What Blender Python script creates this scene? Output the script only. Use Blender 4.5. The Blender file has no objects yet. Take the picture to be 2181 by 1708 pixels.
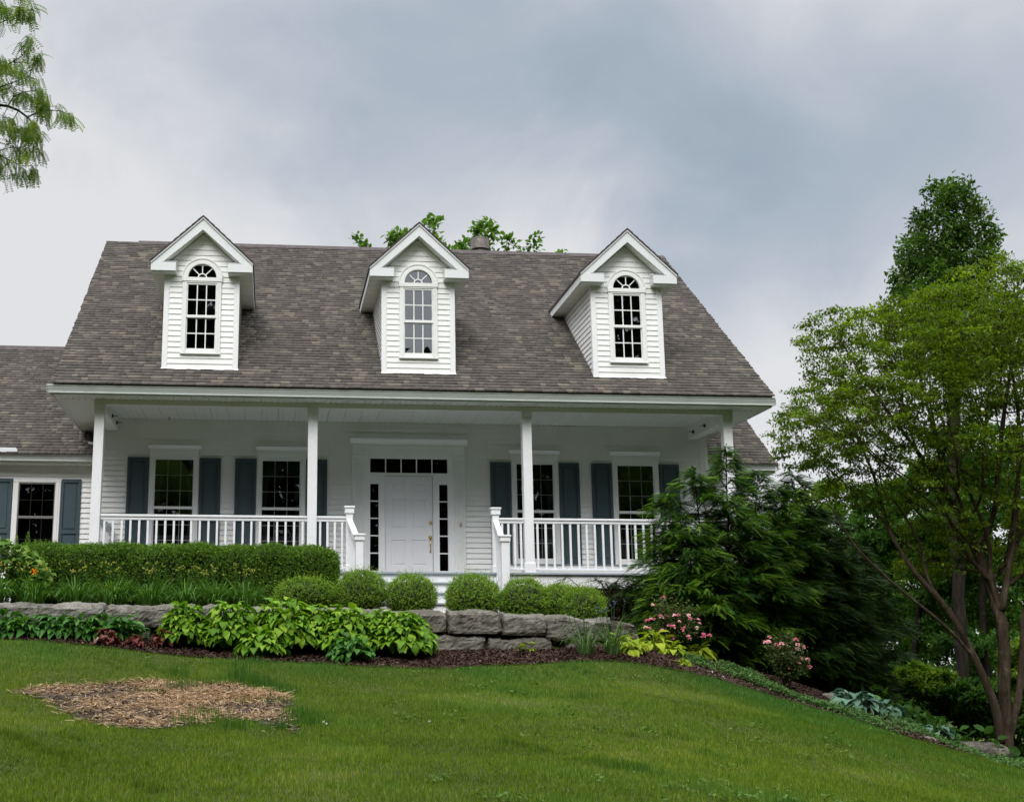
import bpy, math, random
import numpy as np
from mathutils import Vector, Matrix

# ------------------------------------------------------------------ camera, world, sun, exposure
SC = bpy.context.scene
COL = SC.collection
EYE = np.array([-2.635, -23.713, 1.6])
PITCH, YAW, FPX = .206, .087, 4637.0
cam_d = bpy.data.cameras.new('camera')
cam = bpy.data.objects.new('camera', cam_d)
COL.objects.link(cam)
cam.location = EYE
cam.rotation_euler = (math.pi/2 + PITCH, 0, -YAW)
cam_d.sensor_width = 36
cam_d.lens = FPX*36/3840
cam_d.shift_x = (1920-1424)/3840
cam_d.clip_end = 3000
SC.camera = cam

SUN_EL, SUN_AZ = math.radians(43), math.radians(200)     # azimuth clockwise from +Y
W = bpy.data.worlds.new('World')
SC.world = W
W.use_nodes = True


class NT:
    """small helper for writing node trees"""
    def __init__(s, tree):
        s.t = tree
        s.t.nodes.clear()

    def n(s, kind, ins=None, **props):
        nd = s.t.nodes.new(kind)
        for k, v in props.items():
            setattr(nd, k, v)
        for k, v in (ins or {}).items():
            sock = nd.inputs[k]
            if isinstance(v, bpy.types.NodeSocket):
                s.t.links.new(v, sock)
            else:
                sock.default_value = v
        return nd

    def math(s, op, a, b=None, c=None, clamp=False):
        nd = s.t.nodes.new('ShaderNodeMath')
        nd.operation = op
        nd.use_clamp = clamp
        for i, v in enumerate((a, b, c)):
            if v is None:
                continue
            if isinstance(v, bpy.types.NodeSocket):
                s.t.links.new(v, nd.inputs[i])
            else:
                nd.inputs[i].default_value = v
        return nd.outputs[0]

    def ramp(s, fac, stops, interp='LINEAR'):
        nd = s.t.nodes.new('ShaderNodeValToRGB')
        nd.color_ramp.interpolation = interp
        e = nd.color_ramp.elements
        while len(e) < len(stops):
            e.new(.5)
        for i, (p, c) in enumerate(stops):
            e[i].position = p
            e[i].color = (*c, 1) if len(c) == 3 else c
        s.t.links.new(fac, nd.inputs[0])
        return nd.outputs[0]

    def mix(s, fac, a, b, blend='MIX'):
        nd = s.t.nodes.new('ShaderNodeMix')
        nd.data_type = 'RGBA'
        nd.blend_type = blend
        for sock, v in ((nd.inputs[0], fac), (nd.inputs[6], a), (nd.inputs[7], b)):
            if isinstance(v, bpy.types.NodeSocket):
                s.t.links.new(v, sock)
            elif isinstance(v, (int, float)):
                sock.default_value = v
            else:
                sock.default_value = (*v, 1)
        return nd.outputs[2]


def srgb(r, g, b):
    f = lambda c: (c/255/12.92) if c <= 10.3 else ((c/255+.055)/1.055)**2.4
    return (f(r), f(g), f(b))


_cp, _sp, _cy, _sy = math.cos(PITCH), math.sin(PITCH), math.cos(YAW), math.sin(YAW)
_F = np.array([_sy*_cp, _cy*_cp, _sp])
_R = np.array([_cy, -_sy, 0.])
_U = np.cross(_R, _F)


def ray(x, y):
    """direction of a measured point of the photograph (2181 x 1708 reading)"""
    x *= 1.76066
    y *= 1.76066
    return _F + (x-1424)/FPX*_R - (y-1503.3)/FPX*_U


def at(x, y, Y):
    """surveyed point: the measured sight line where it meets the vertical plane Y"""
    d = ray(x, y)
    return EYE + (Y-EYE[1])/d[1]*d


# --- overcast sky: world-fixed cloud masses over a Nishita sky
t = NT(W.node_tree)
tc = t.n('ShaderNodeTexCoord')
D = tc.outputs['Generated']
sep = t.n('ShaderNodeSeparateXYZ', {0: D})
zz = t.math('ADD', t.math('MAXIMUM', sep.outputs[2], 0.0), .16)
pl = t.n('ShaderNodeCombineXYZ', {0: t.math('DIVIDE', sep.outputs[0], zz), 1: t.math('DIVIDE', sep.outputs[1], zz), 2: 0.0})
n1 = t.n('ShaderNodeTexNoise', {'Vector': pl.outputs[0], 'Scale': 1.5, 'Detail': 6.0, 'Roughness': .52, 'Distortion': .6})
n2 = t.n('ShaderNodeTexNoise', {'Vector': D, 'Scale': 6.5, 'Detail': 7.0, 'Roughness': .56, 'Distortion': .4})
warp = t.n('ShaderNodeVectorMath', {0: D, 1: t.n('ShaderNodeVectorMath', {0: n2.outputs['Color'], 3: .15}, operation='SCALE').outputs[0]}, operation='ADD')
dens = None
WSHIFT = np.array([.075, .075, .075])


def blob(x, y, rad, amp):
    """one soft cloud mass centred on a fixed direction of the sky"""
    global dens
    d = ray(x, y)
    d = d/np.linalg.norm(d) + WSHIFT
    dist = t.n('ShaderNodeVectorMath', {0: warp.outputs[0], 1: tuple(d)}, operation='DISTANCE').outputs['Value']
    mr = t.n('ShaderNodeMapRange', {0: dist, 1: 0.0, 2: rad, 3: amp, 4: 0.0}, interpolation_type='SMOOTHERSTEP').outputs[0]
    dens = mr if dens is None else t.math('ADD', dens, mr)


for b in ((1480, 330, .24, .32), (1300, 230, .24, .18), (1720, 260, .26, .16), (1540, 470, .15, .14), (860, 60, .30, .22), (1050, 130, .26, .10), (620, 130, .34, .20),
          (640, 320, .24, .12), (2100, 200, .28, .22), (1960, 330, .24, .08), (2130, 470, .2, .16), (1800, 580, .22, .14), (1150, -80, .34, .10), (980, 400, .18, .10),
          (1010, 300, .10, -.08), (1680, 50, .14, -.12), (1900, 110, .1, -.06), (1900, 800, .27, -.32), (350, 650, .36, -.34), (1130, 510, .17, -.26), (1260, 450, .08, -.1), (200, 200, .3, .10), (420, 330, .16, .06), (60, 420, .2, .05)):
    blob(*b)
dens = t.math('ADD', t.math('ADD', t.math('MULTIPLY', dens, 1.05), .02), t.math('MULTIPLY', t.math('SUBTRACT', n1.outputs[0], .5), .42))
dens = t.math('ADD', dens, t.math('MULTIPLY', t.math('SUBTRACT', n2.outputs[0], .5), .55))
ccol = t.ramp(dens, ((0.0, srgb(228, 229, 231)), (.18, srgb(217, 219, 223)), (.45, srgb(192, 199, 210)), (.75, srgb(168, 181, 194)), (1.0, srgb(152, 167, 181))))
# overcast skies are brightest overhead and, this day, on the side behind the photographer
hi = t.n('ShaderNodeMapRange', {0: sep.outputs[2], 1: .48, 2: .85, 3: 1.0, 4: 3.5}, interpolation_type='SMOOTHSTEP').outputs[0]
bk = t.n('ShaderNodeMapRange', {0: sep.outputs[1], 1: .15, 2: -.8, 3: 1.0, 4: 1.6}, interpolation_type='SMOOTHSTEP').outputs[0]
ccol = t.mix(1.0, ccol, t.n('ShaderNodeCombineColor', {0: t.math('MULTIPLY', hi, bk), 1: t.math('MULTIPLY', hi, bk), 2: t.math('MULTIPLY', hi, bk)}).outputs[0], 'MULTIPLY')
sky = t.n('ShaderNodeTexSky', sky_type='NISHITA', sun_disc=False, sun_elevation=SUN_EL, sun_rotation=SUN_AZ)
skc = t.mix(1.0, sky.outputs[0], (.1, .1, .1), 'MULTIPLY')
bg = t.n('ShaderNodeBackground', {0: t.mix(.95, skc, ccol), 1: 1.0})
t.n('ShaderNodeOutputWorld', {0: bg.outputs[0]})

sd = bpy.data.lights.new('sun', 'SUN')
sd.energy = 1.8
sd.angle = math.radians(25)
sd.color = (1, .97, .93)
sun = bpy.data.objects.new('sun', sd)
COL.objects.link(sun)
sv = Vector((math.sin(SUN_AZ)*math.cos(SUN_EL), math.cos(SUN_AZ)*math.cos(SUN_EL), math.sin(SUN_EL)))
sun.rotation_euler = sv.to_track_quat('Z', 'Y').to_euler()

SC.view_settings.view_transform = 'Standard'
SC.view_settings.look = 'None'
SC.view_settings.exposure = 0.0
SC.view_settings.gamma = 1
SC.render.engine = 'CYCLES'
SC.cycles.max_bounces = 7
SC.cycles.diffuse_bounces = 4
SC.cycles.glossy_bounces = 3
SC.cycles.transparent_max_bounces = 8
SC.cycles.use_denoising = True

rng = np.random.default_rng(7)
random.seed(7)

# ------------------------------------------------------------------ object helpers


def mesh_np(V, polys, attrs=None, smooth=False):
    """V (n,3); polys: list of int arrays (m,k), each of one polygon size"""
    me = bpy.data.meshes.new('m')
    V = np.ascontiguousarray(V, dtype=np.float32)
    me.vertices.add(len(V))
    me.vertices.foreach_set('co', V.ravel())
    polys = [np.asarray(p) for p in polys if len(p)]
    loops = np.concatenate([p.ravel() for p in polys]).astype(np.int32)
    tot = np.concatenate([np.full(len(p), p.shape[1]) for p in polys]).astype(np.int32)
    st = np.concatenate([[0], np.cumsum(tot)[:-1]]).astype(np.int32)
    me.loops.add(len(loops))
    me.loops.foreach_set('vertex_index', loops)
    me.polygons.add(len(tot))
    me.polygons.foreach_set('loop_start', st)
    me.polygons.foreach_set('loop_total', tot)
    if smooth:
        me.polygons.foreach_set('use_smooth', np.ones(len(tot), dtype=bool))
    for k, a in (attrs or {}).items():
        at_ = me.attributes.new(k, 'FLOAT', 'POINT')
        at_.data.foreach_set('value', np.asarray(a, dtype=np.float32))
    me.update(calc_edges=True)
    return me


def link(name, me, mat=None, parent=None):
    me.name = name
    if mat is not None and len(me.materials) == 0:
        me.materials.append(mat)
    o = bpy.data.objects.new(name, me)
    COL.objects.link(o)
    if parent is not None:
        o.parent = parent
        o.matrix_parent_inverse = world_of(parent).inverted()
    return o


def world_of(o):
    m = o.matrix_basis.copy()
    if o.parent is not None:
        m = world_of(o.parent) @ o.matrix_parent_inverse @ m
    return m


def tag(o, label=None, cat=None, group=None, kind=None):
    for k, v in (('label', label), ('category', cat), ('group', group), ('kind', kind)):
        if v:
            o[k] = v
    return o


def empty(name, loc, parent=None):
    o = bpy.data.objects.new(name, None)
    COL.objects.link(o)
    o.empty_display_size = .2
    o.location = Vector(loc)
    if parent is not None:
        o.parent = parent
        o.matrix_parent_inverse = world_of(parent).inverted()
    return o


def copy_thing(root, loc, rz=0., s=(1, 1, 1)):
    """a copy of a thing with copies of its parts"""
    r = root.copy()
    COL.objects.link(r)
    r.location = Vector(loc)
    r.rotation_euler = (0, 0, rz)
    r.scale = s if hasattr(s, '__len__') else (s, s, s)
    for ch in root.children:
        c = ch.copy()
        COL.objects.link(c)
        c.parent = r
    return r


class MB:
    """collects boxes, prisms and tubes into one mesh"""
    def __init__(s):
        s.v, s.f = [], []

    def cut(s):
        """start a separate piece: build() then makes one object of each piece"""
        if s.v:
            s.done = getattr(s, 'done', []) + [(s.v, s.f)]
            s.v, s.f = [], []

    def add(s, vs, fs):
        b = len(s.v)
        s.v += [tuple(v) for v in vs]
        s.f += [tuple(b+i for i in f) for f in fs]

    def box(s, x0, x1, y0, y1, z0, z1):
        s.add([(x0, y0, z0), (x1, y0, z0), (x1, y1, z0), (x0, y1, z0), (x0, y0, z1), (x1, y0, z1), (x1, y1, z1), (x0, y1, z1)],
              [(0, 3, 2, 1), (4, 5, 6, 7), (0, 1, 5, 4), (1, 2, 6, 5), (2, 3, 7, 6), (3, 0, 4, 7)])

    def cbox(s, c, hx, hy, z0, z1):
        s.box(c[0]-hx, c[0]+hx, c[1]-hy, c[1]+hy, z0, z1)

    def prism(s, poly, axis, a, b):
        """poly: outline in the plane across axis ('x': (y,z), 'y': (x,z), 'z': (x,y)), extruded a..b"""
        put = {'x': lambda p, q: (q, p[0], p[1]), 'y': lambda p, q: (p[0], q, p[1]), 'z': lambda p, q: (p[0], p[1], q)}[axis]
        n = len(poly)
        s.add([put(p, a) for p in poly]+[put(p, b) for p in poly],
              [tuple(range(n)), tuple(range(2*n-1, n-1, -1))]+[(i, i+n, (i+1) % n+n, (i+1) % n) for i in range(n)])

    def quad(s, *p):
        s.add(p, [tuple(range(len(p)))])

    def tube(s, pts, rad, n=8, cap=True, ry=None):
        pts = [Vector(p) for p in pts]
        if not hasattr(rad, '__len__'):
            rad = [rad]*len(pts)
        vs, fs = [], []
        for i, p in enumerate(pts):
            d = (pts[min(i+1, len(pts)-1)]-pts[max(i-1, 0)]).normalized()
            ref = Vector((0, 0, 1)) if abs(d.z) < .9 else Vector((0, 1, 0))
            a = d.cross(ref).normalized()
            b = d.cross(a)
            for k in range(n):
                an = 2*math.pi*(k+.5)/n
                vs.append(p+a*math.cos(an)*rad[i]+b*math.sin(an)*(ry or 1)*rad[i])
        for i in range(len(pts)-1):
            for k in range(n):
                fs.append((i*n+k, i*n+(k+1) % n, (i+1)*n+(k+1) % n, (i+1)*n+k))
        if cap:
            fs += [tuple(range(n-1, -1, -1)), tuple(range((len(pts)-1)*n, len(pts)*n))]
        s.add(vs, fs)

    def build(s, name, mat, parent=None, bevel=0, seg=1, smooth=False, fix=True):
        for vs, fs in getattr(s, 'done', []):
            q = MB()
            q.v, q.f = vs, fs
            q.build(name, mat, parent, bevel, seg, smooth, fix)
        s.done = []
        if not s.v:
            return None
        me = bpy.data.meshes.new(name)
        me.from_pydata(s.v, [], s.f)
        if fix:
            import bmesh
            bm = bmesh.new()
            bm.from_mesh(me)
            bmesh.ops.recalc_face_normals(bm, faces=bm.faces)
            bm.to_mesh(me)
            bm.free()
        if smooth:
            me.polygons.foreach_set('use_smooth', np.ones(len(me.polygons), dtype=bool))
        me.update()
        o = link(name, me, mat, parent)
        if bevel:
            m = o.modifiers.new('b', 'BEVEL')
            m.width = bevel
            m.segments = seg
            m.limit_method = 'ANGLE'
            m.angle_limit = math.radians(40)
        return o


# ------------------------------------------------------------------ materials
def principled(name, base, rough=.6, var=.06, scale=6., bump=0., bscale=60., spec=.5, metal=0., dirt=None, detail=3.):
    m = bpy.data.materials.new(name)
    m.use_nodes = True
    t = NT(m.node_tree)
    tc = t.n('ShaderNodeTexCoord').outputs['Object']
    n = t.n('ShaderNodeTexNoise', {'Vector': tc, 'Scale': scale, 'Detail': detail, 'Roughness': .6}).outputs[0]
    lo = tuple(max(0, c*(1-var)) for c in base)
    hi = tuple(min(1, c*(1+var)) for c in base)
    col = t.ramp(n, ((.3, lo), (.7, hi)))
    if dirt:
        n3 = t.n('ShaderNodeTexNoise', {'Vector': tc, 'Scale': dirt[1], 'Detail': 5.0, 'Roughness': .7}).outputs[0]
        col = t.mix(t.n('ShaderNodeMapRange', {0: n3, 1: .5, 2: .8, 3: 0.0, 4: dirt[2]}).outputs[0], col, dirt[0])
    ins = {'Base Color': col, 'Roughness': rough, 'Metallic': metal, 'Specular IOR Level': spec}
    if bump:
        nb = t.n('ShaderNodeTexNoise', {'Vector': tc, 'Scale': bscale, 'Detail': 4.0, 'Roughness': .6}).outputs[0]
        ins['Normal'] = t.n('ShaderNodeBump', {'Height': nb, 'Strength': bump, 'Distance': .02}).outputs[0]
    p = t.n('ShaderNodeBsdfPrincipled', ins)
    t.n('ShaderNodeOutputMaterial', {0: p.outputs[0]})
    return m


def leafmat(name, stops, transl=.3, rough=.5, spec=.3, tint=(1.15, 1.25, .5)):
    """foliage: colour picked per leaf by the attribute v, some light passing through"""
    m = bpy.data.materials.new(name)
    m.use_nodes = True
    t = NT(m.node_tree)
    v = t.n('ShaderNodeAttribute', attribute_name='v').outputs['Fac']
    col = t.ramp(v, stops)
    p = t.n('ShaderNodeBsdfPrincipled', {'Base Color': col, 'Roughness': rough+.1, 'Specular IOR Level': spec*.45})
    tr = t.n('ShaderNodeBsdfTranslucent', {0: t.mix(1.0, col, tint, 'MULTIPLY')})
    mx = t.n('ShaderNodeMixShader', {0: transl, 1: p.outputs[0], 2: tr.outputs[0]})
    t.n('ShaderNodeOutputMaterial', {0: mx.outputs[0]})
    return m


M = {}
M['vinyl'] = principled('white_vinyl', (.80, .81, .80), .45, .02, 2., dirt=((.60, .61, .53), 1.2, .5))
M['trim'] = principled('white_trim_paint', (.82, .83, .84), .4, .02, 3.)
M['post'] = principled('white_post_paint', (.80, .81, .83), .45, .03, 8.)
M['gutter'] = principled('white_metal', (.72, .75, .76), .35, .02, 3., dirt=((.5, .52, .5), 2.5, .3))
M['guttermetal'] = principled('painted_aluminium', (.60, .64, .63), .4, .03, 3., dirt=((.42, .44, .41), 2.5, .5))
M['soffit'] = principled('soffit_vinyl', (.76, .76, .72), .5, .02, 2.)
M['deck'] = principled('grey_blue_deck_paint', (.30, .34, .38), .5, .08, 6.)
M['shutter'] = principled('slate_blue_paint', (.046, .076, .090), .4, .08, 3., bump=.05, bscale=150)
M['door'] = principled('white_door_paint', (.80, .80, .83), .35, .01, 2.)
M['brass'] = principled('brass', (.62, .42, .12), .25, .1, 20, metal=1.)
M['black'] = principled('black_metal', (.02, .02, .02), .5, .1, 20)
M['winframe'] = principled('white_window_vinyl', (.80, .81, .80), .35, .02, 4.)
M['greyframe'] = principled('grey_brown_window_frame', (.17, .16, .155), .5, .05, 4.)
M['room'] = principled('dark_interior', (.012, .013, .012), .9, .1, 2.)
M['curtain'] = principled('curtain_cloth', (.22, .23, .23), .9, .15, 30.)
M['flue'] = principled('weathered_galvanised_steel', (.19, .17, .155), .5, .35, 7., metal=.3, dirt=((.12, .05, .025), 6., .8))
M['soil'] = principled('soil', (.04, .03, .025), .95, .4, 8., bump=.5, bscale=40)
M['ridge'] = principled('ridge_shingle', (.075, .062, .062), .95, .3, 8., bump=.6, bscale=90)
M['flashing'] = principled('white_flashing', (.8, .8, .8), .4, .04, 5.)



def glass_mat(name, ior, extra):
    m = bpy.data.materials.new(name)
    m.use_nodes = True
    t = NT(m.node_tree)
    tcg = t.n('ShaderNodeTexCoord').outputs['Object']
    wv = t.n('ShaderNodeTexNoise', {'Vector': tcg, 'Scale': 1.6, 'Detail': 1.0}).outputs[0]
    bp_ = t.n('ShaderNodeBump', {'Height': wv, 'Strength': .10, 'Distance': .02}).outputs[0]
    lw = t.n('ShaderNodeFresnel', {'IOR': ior, 'Normal': bp_}).outputs[0]
    gl = t.n('ShaderNodeBsdfGlossy', {'Color': (.92, .94, 1, 1), 'Roughness': .01, 'Normal': bp_})
    tr = t.n('ShaderNodeBsdfTransparent', {0: (.62, .66, .64, 1)})
    mx = t.n('ShaderNodeMixShader', {0: t.math('ADD', lw, extra), 1: tr.outputs[0], 2: gl.outputs[0]})
    t.n('ShaderNodeOutputMaterial', {0: mx.outputs[0]})
    return m


M['glass'] = glass_mat('window_glass', 1.45, .02)
M['dglass'] = glass_mat('coated_double_glass', 1.75, .06)


def shingle_mat(name, stops):
    m = bpy.data.materials.new(name)
    m.use_nodes = True
    t = NT(m.node_tree)
    tc = t.n('ShaderNodeTexCoord').outputs['Object']
    v = t.n('ShaderNodeAttribute', attribute_name='v').outputs['Fac']
    col = t.ramp(v, stops)
    g = t.n('ShaderNodeTexNoise', {'Vector': tc, 'Scale': 140., 'Detail': 2.0, 'Roughness': .8}).outputs[0]
    col = t.mix(t.n('ShaderNodeMapRange', {0: g, 1: .3, 2: .7, 3: 0.0, 4: .5}).outputs[0], col, (.05, .045, .042))
    big = t.n('ShaderNodeTexNoise', {'Vector': tc, 'Scale': .8, 'Detail': 3.0}).outputs[0]
    col = t.mix(t.n('ShaderNodeMapRange', {0: big, 1: .3, 2: .7, 3: 0.0, 4: .3}).outputs[0], col, (.085, .075, .07))
    nb = t.n('ShaderNodeBump', {'Height': g, 'Strength': .5, 'Distance': .006}).outputs[0]
    p = t.n('ShaderNodeBsdfPrincipled', {'Base Color': col, 'Roughness': .92, 'Specular IOR Level': .25, 'Normal': nb})
    t.n('ShaderNodeOutputMaterial', {0: p.outputs[0]})
    return m


M['shingle'] = shingle_mat('asphalt_shingle', ((0, (.078, .071, .064)), (.35, (.102, .092, .082)), (.62, (.130, .117, .103)), (.8, (.165, .147, .124)), (1, (.225, .197, .155))))


def brick_mat():
    m = bpy.data.materials.new('red_brick')
    m.use_nodes = True
    t = NT(m.node_tree)
    tc = t.n('ShaderNodeTexCoord').outputs['Object']
    s_ = t.n('ShaderNodeSeparateXYZ', {0: tc})
    v = t.n('ShaderNodeCombineXYZ', {0: t.math('ADD', s_.outputs[0], s_.outputs[1]), 1: s_.outputs[2], 2: 0.}).outputs[0]
    b = t.n('ShaderNodeTexBrick', {'Vector': v, 'Color1': (.15, .05, .035, 1), 'Color2': (.09, .035, .027, 1), 'Mortar': (.2, .18, .16, 1), 'Scale': 1.0,
                                   'Mortar Size': .006, 'Brick Width': .21, 'Row Height': .075})
    nb = t.n('ShaderNodeBump', {'Height': b.outputs['Fac'], 'Strength': -.6, 'Distance': .01}).outputs[0]
    p = t.n('ShaderNodeBsdfPrincipled', {'Base Color': b.outputs[0], 'Roughness': .9, 'Normal': nb})
    t.n('ShaderNodeOutputMaterial', {0: p.outputs[0]})
    return m


M['brick'] = brick_mat()


def stone_mat():
    m = bpy.data.materials.new('weathered_limestone')
    m.use_nodes = True
    t = NT(m.node_tree)
    tc = t.n('ShaderNodeTexCoord').outputs['Object']
    a = t.n('ShaderNodeTexNoise', {'Vector': tc, 'Scale': 2.2, 'Detail': 6.0, 'Roughness': .65, 'Distortion': .6}).outputs[0]
    b = t.n('ShaderNodeTexNoise', {'Vector': tc, 'Scale': 38., 'Detail': 5.0, 'Roughness': .75}).outputs[0]
    mp = t.n('ShaderNodeMapping', {0: tc, 3: (1.2, 1.2, 9.)}).outputs[0]
    c = t.n('ShaderNodeTexNoise', {'Vector': mp, 'Scale': 2.0, 'Detail': 5.0, 'Roughness': .7}).outputs[0]
    col = t.ramp(a, ((.25, (.10, .096, .082)), (.48, (.18, .173, .15)), (.62, (.26, .25, .225)), (.78, (.36, .35, .32))))
    col = t.mix(t.n('ShaderNodeMapRange', {0: b, 1: .35, 2: .65, 3: 0., 4: .6}).outputs[0], col, (.06, .058, .045))
    oi = t.n('ShaderNodeObjectInfo').outputs['Random']
    col = t.mix(1.0, col, t.ramp(oi, ((0, (.62, .58, .52)), (.5, (.9, .87, .82)), (1, (1.1, 1.1, 1.1)))), 'MULTIPLY')
    st_ = t.n('ShaderNodeTexNoise', {'Vector': t.n('ShaderNodeMapping', {0: tc, 3: (7., 7., 1.3)}).outputs[0], 'Scale': 1.0, 'Detail': 4.0}).outputs[0]
    col = t.mix(t.n('ShaderNodeMapRange', {0: st_, 1: .5, 2: .68, 3: 0., 4: .6}).outputs[0], col, (.055, .053, .045))
    col = t.mix(t.n('ShaderNodeMapRange', {0: c, 1: .52, 2: .7, 3: 0., 4: .5}).outputs[0], col, (.30, .30, .28))
    h = t.math('ADD', t.math('MULTIPLY', b, .5), t.math('MULTIPLY', c, 1.0))
    nb = t.n('ShaderNodeBump', {'Height': h, 'Strength': .9, 'Distance': .03}).outputs[0]
    p = t.n('ShaderNodeBsdfPrincipled', {'Base Color': col, 'Roughness': .92, 'Specular IOR Level': .2, 'Normal': nb})
    t.n('ShaderNodeOutputMaterial', {0: p.outputs[0]})
    return m


M['stone'] = stone_mat()


def bark_mat(name, c1, c2, c3):
    m = bpy.data.materials.new(name)
    m.use_nodes = True
    t = NT(m.node_tree)
    tc = t.n('ShaderNodeTexCoord').outputs['Object']
    mp = t.n('ShaderNodeMapping', {0: tc, 3: (14., 14., 3.)}).outputs[0]
    a = t.n('ShaderNodeTexNoise', {'Vector': mp, 'Scale': 1., 'Detail': 6.0, 'Roughness': .7}).outputs[0]
    b = t.n('ShaderNodeTexNoise', {'Vector': tc, 'Scale': 5., 'Detail': 4.0, 'Roughness': .7}).outputs[0]
    col = t.ramp(a, ((.3, c1), (.55, c2), (.75, c3)))
    col = t.mix(t.n('ShaderNodeMapRange', {0: b, 1: .55, 2: .7, 3: 0., 4: .35}).outputs[0], col, tuple(min(1, q*1.6) for q in c3))
    nb = t.n('ShaderNodeBump', {'Height': a, 'Strength': 1.0, 'Distance': .05}).outputs[0]
    p = t.n('ShaderNodeBsdfPrincipled', {'Base Color': col, 'Roughness': .95, 'Specular IOR Level': .1, 'Normal': nb})
    t.n('ShaderNodeOutputMaterial', {0: p.outputs[0]})
    return m


M['bark'] = bark_mat('bark', (.02, .015, .010), (.062, .046, .030), (.12, .10, .075))
M['darkbark'] = bark_mat('dark_bark', (.012, .010, .008), (.026, .022, .017), (.045, .038, .03))

M['l_box'] = leafmat('boxwood_leaf', ((0, (.035, .08, .008)), (.4, (.10, .20, .016)), (.75, (.20, .34, .03)), (1, (.34, .47, .06))), .25, .4, .5)
M['l_hedge'] = leafmat('hedge_leaf', ((0, (.025, .065, .007)), (.5, (.06, .14, .012)), (.8, (.14, .26, .02)), (1, (.26, .38, .035))), .25, .4, .5)
M['l_lime'] = leafmat('lime_hosta_leaf', ((0, (.05, .14, .010)), (.5, (.115, .25, .014)), (1, (.25, .40, .03))), .3, .38, .4)
M['l_dkhosta'] = leafmat('dark_hosta_leaf', ((0, (.022, .09, .012)), (.6, (.045, .15, .02)), (1, (.09, .22, .03))), .25, .35, .5)
M['l_blue'] = leafmat('blue_hosta_leaf', ((0, (.055, .12, .075)), (.6, (.10, .19, .13)), (1, (.19, .29, .21))), .12, .55, .3, (1, 1.1, .8))
M['l_gold'] = leafmat('golden_hosta_leaf', ((0, (.16, .24, .015)), (.6, (.30, .40, .025)), (1, (.42, .47, .05))), .3, .45, .3)
M['l_lily'] = leafmat('daylily_leaf', ((0, (.035, .10, .015)), (.6, (.075, .18, .025)), (1, (.15, .28, .06))), .3, .4, .4)
M['l_heuch'] = leafmat('coral_bells_leaf', ((0, (.05, .012, .012)), (.6, (.14, .032, .028)), (.85, (.20, .075, .06)), (1, (.24, .18, .14))), .2, .5, .3, (1.2, .6, .5))
M['l_rose'] = leafmat('rose_leaf', ((0, (.035, .055, .018)), (.6, (.07, .10, .03)), (1, (.14, .16, .05))), .25, .5, .3)
M['petal'] = leafmat('rose_petal', ((0, (.75, .22, .32)), (.5, (.85, .40, .46)), (1, (.9, .68, .66))), .3, .6, .2, (1, .7, .7))
M['orange'] = leafmat('orange_petal', ((0, (.8, .25, .01)), (1, (.85, .38, .02))), .3, .5, .2, (1, .7, .3))
M['bud'] = leafmat('yellow_green_bud', ((0, (.16, .22, .03)), (1, (.38, .36, .07))), .25, .5, .2)
M['l_iris'] = leafmat('iris_leaf', ((0, (.05, .11, .035)), (.6, (.10, .18, .06)), (1, (.2, .28, .10))), .25, .45, .3)
M['l_cover'] = leafmat('groundcover_leaf', ((0, (.025, .07, .015)), (.6, (.065, .14, .035)), (1, (.14, .24, .07))), .25, .5, .3)
M['l_hyd'] = leafmat('broad_shrub_leaf', ((0, (.05, .12, .02)), (.6, (.11, .21, .03)), (1, (.21, .31, .06))), .3, .45, .3)
M['l_yew'] = leafmat('yew_needle', ((0, (.012, .036, .008)), (.4, (.028, .085, .014)), (.7, (.075, .17, .017)), (1, (.16, .29, .022))), .2, .45, .3)
M['l_hem'] = leafmat('dark_evergreen_needle', ((0, (.010, .026, .007)), (.6, (.025, .068, .012)), (1, (.07, .15, .02))), .15, .5, .3)
M['l_low'] = leafmat('low_yew_needle', ((0, (.012, .024, .008)), (.6, (.026, .05, .014)), (1, (.05, .10, .03))), .15, .5, .3)
M['l_redbud'] = leafmat('spring_tree_leaf', ((0, (.03, .06, .006)), (.35, (.08, .14, .011)), (.75, (.16, .25, .018)), (1, (.29, .39, .035))), .4, .45, .3, (1.5, 1.5, .35))
M['pod'] = leafmat('brown_seed_pod', ((0, (.04, .028, .015)), (1, (.10, .075, .04))), .2, .7, .2, (1, .9, .6))
M['l_pear'] = leafmat('dark_tree_leaf', ((0, (.02, .05, .010)), (.5, (.055, .12, .018)), (1, (.16, .26, .04))), .3, .35, .5)
M['l_roof'] = leafmat('bright_oak_leaf', ((0, (.05, .12, .02)), (.5, (.10, .20, .03)), (1, (.18, .30, .05))), .4, .45, .3)
M['l_locust'] = leafmat('locust_leaflet', ((0, (.07, .14, .02)), (.5, (.16, .26, .03)), (1, (.30, .38, .05))), .4, .45, .3)
M['l_wood1'] = leafmat('woodland_leaf', ((0, (.02, .06, .012)), (.5, (.05, .125, .02)), (1, (.13, .24, .035))), .4, .5, .3)
M['l_wood2'] = leafmat('bright_woodland_leaf', ((0, (.05, .11, .012)), (.5, (.12, .21, .02)), (1, (.24, .34, .04))), .45, .5, .3)
M['l_grass'] = None

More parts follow.
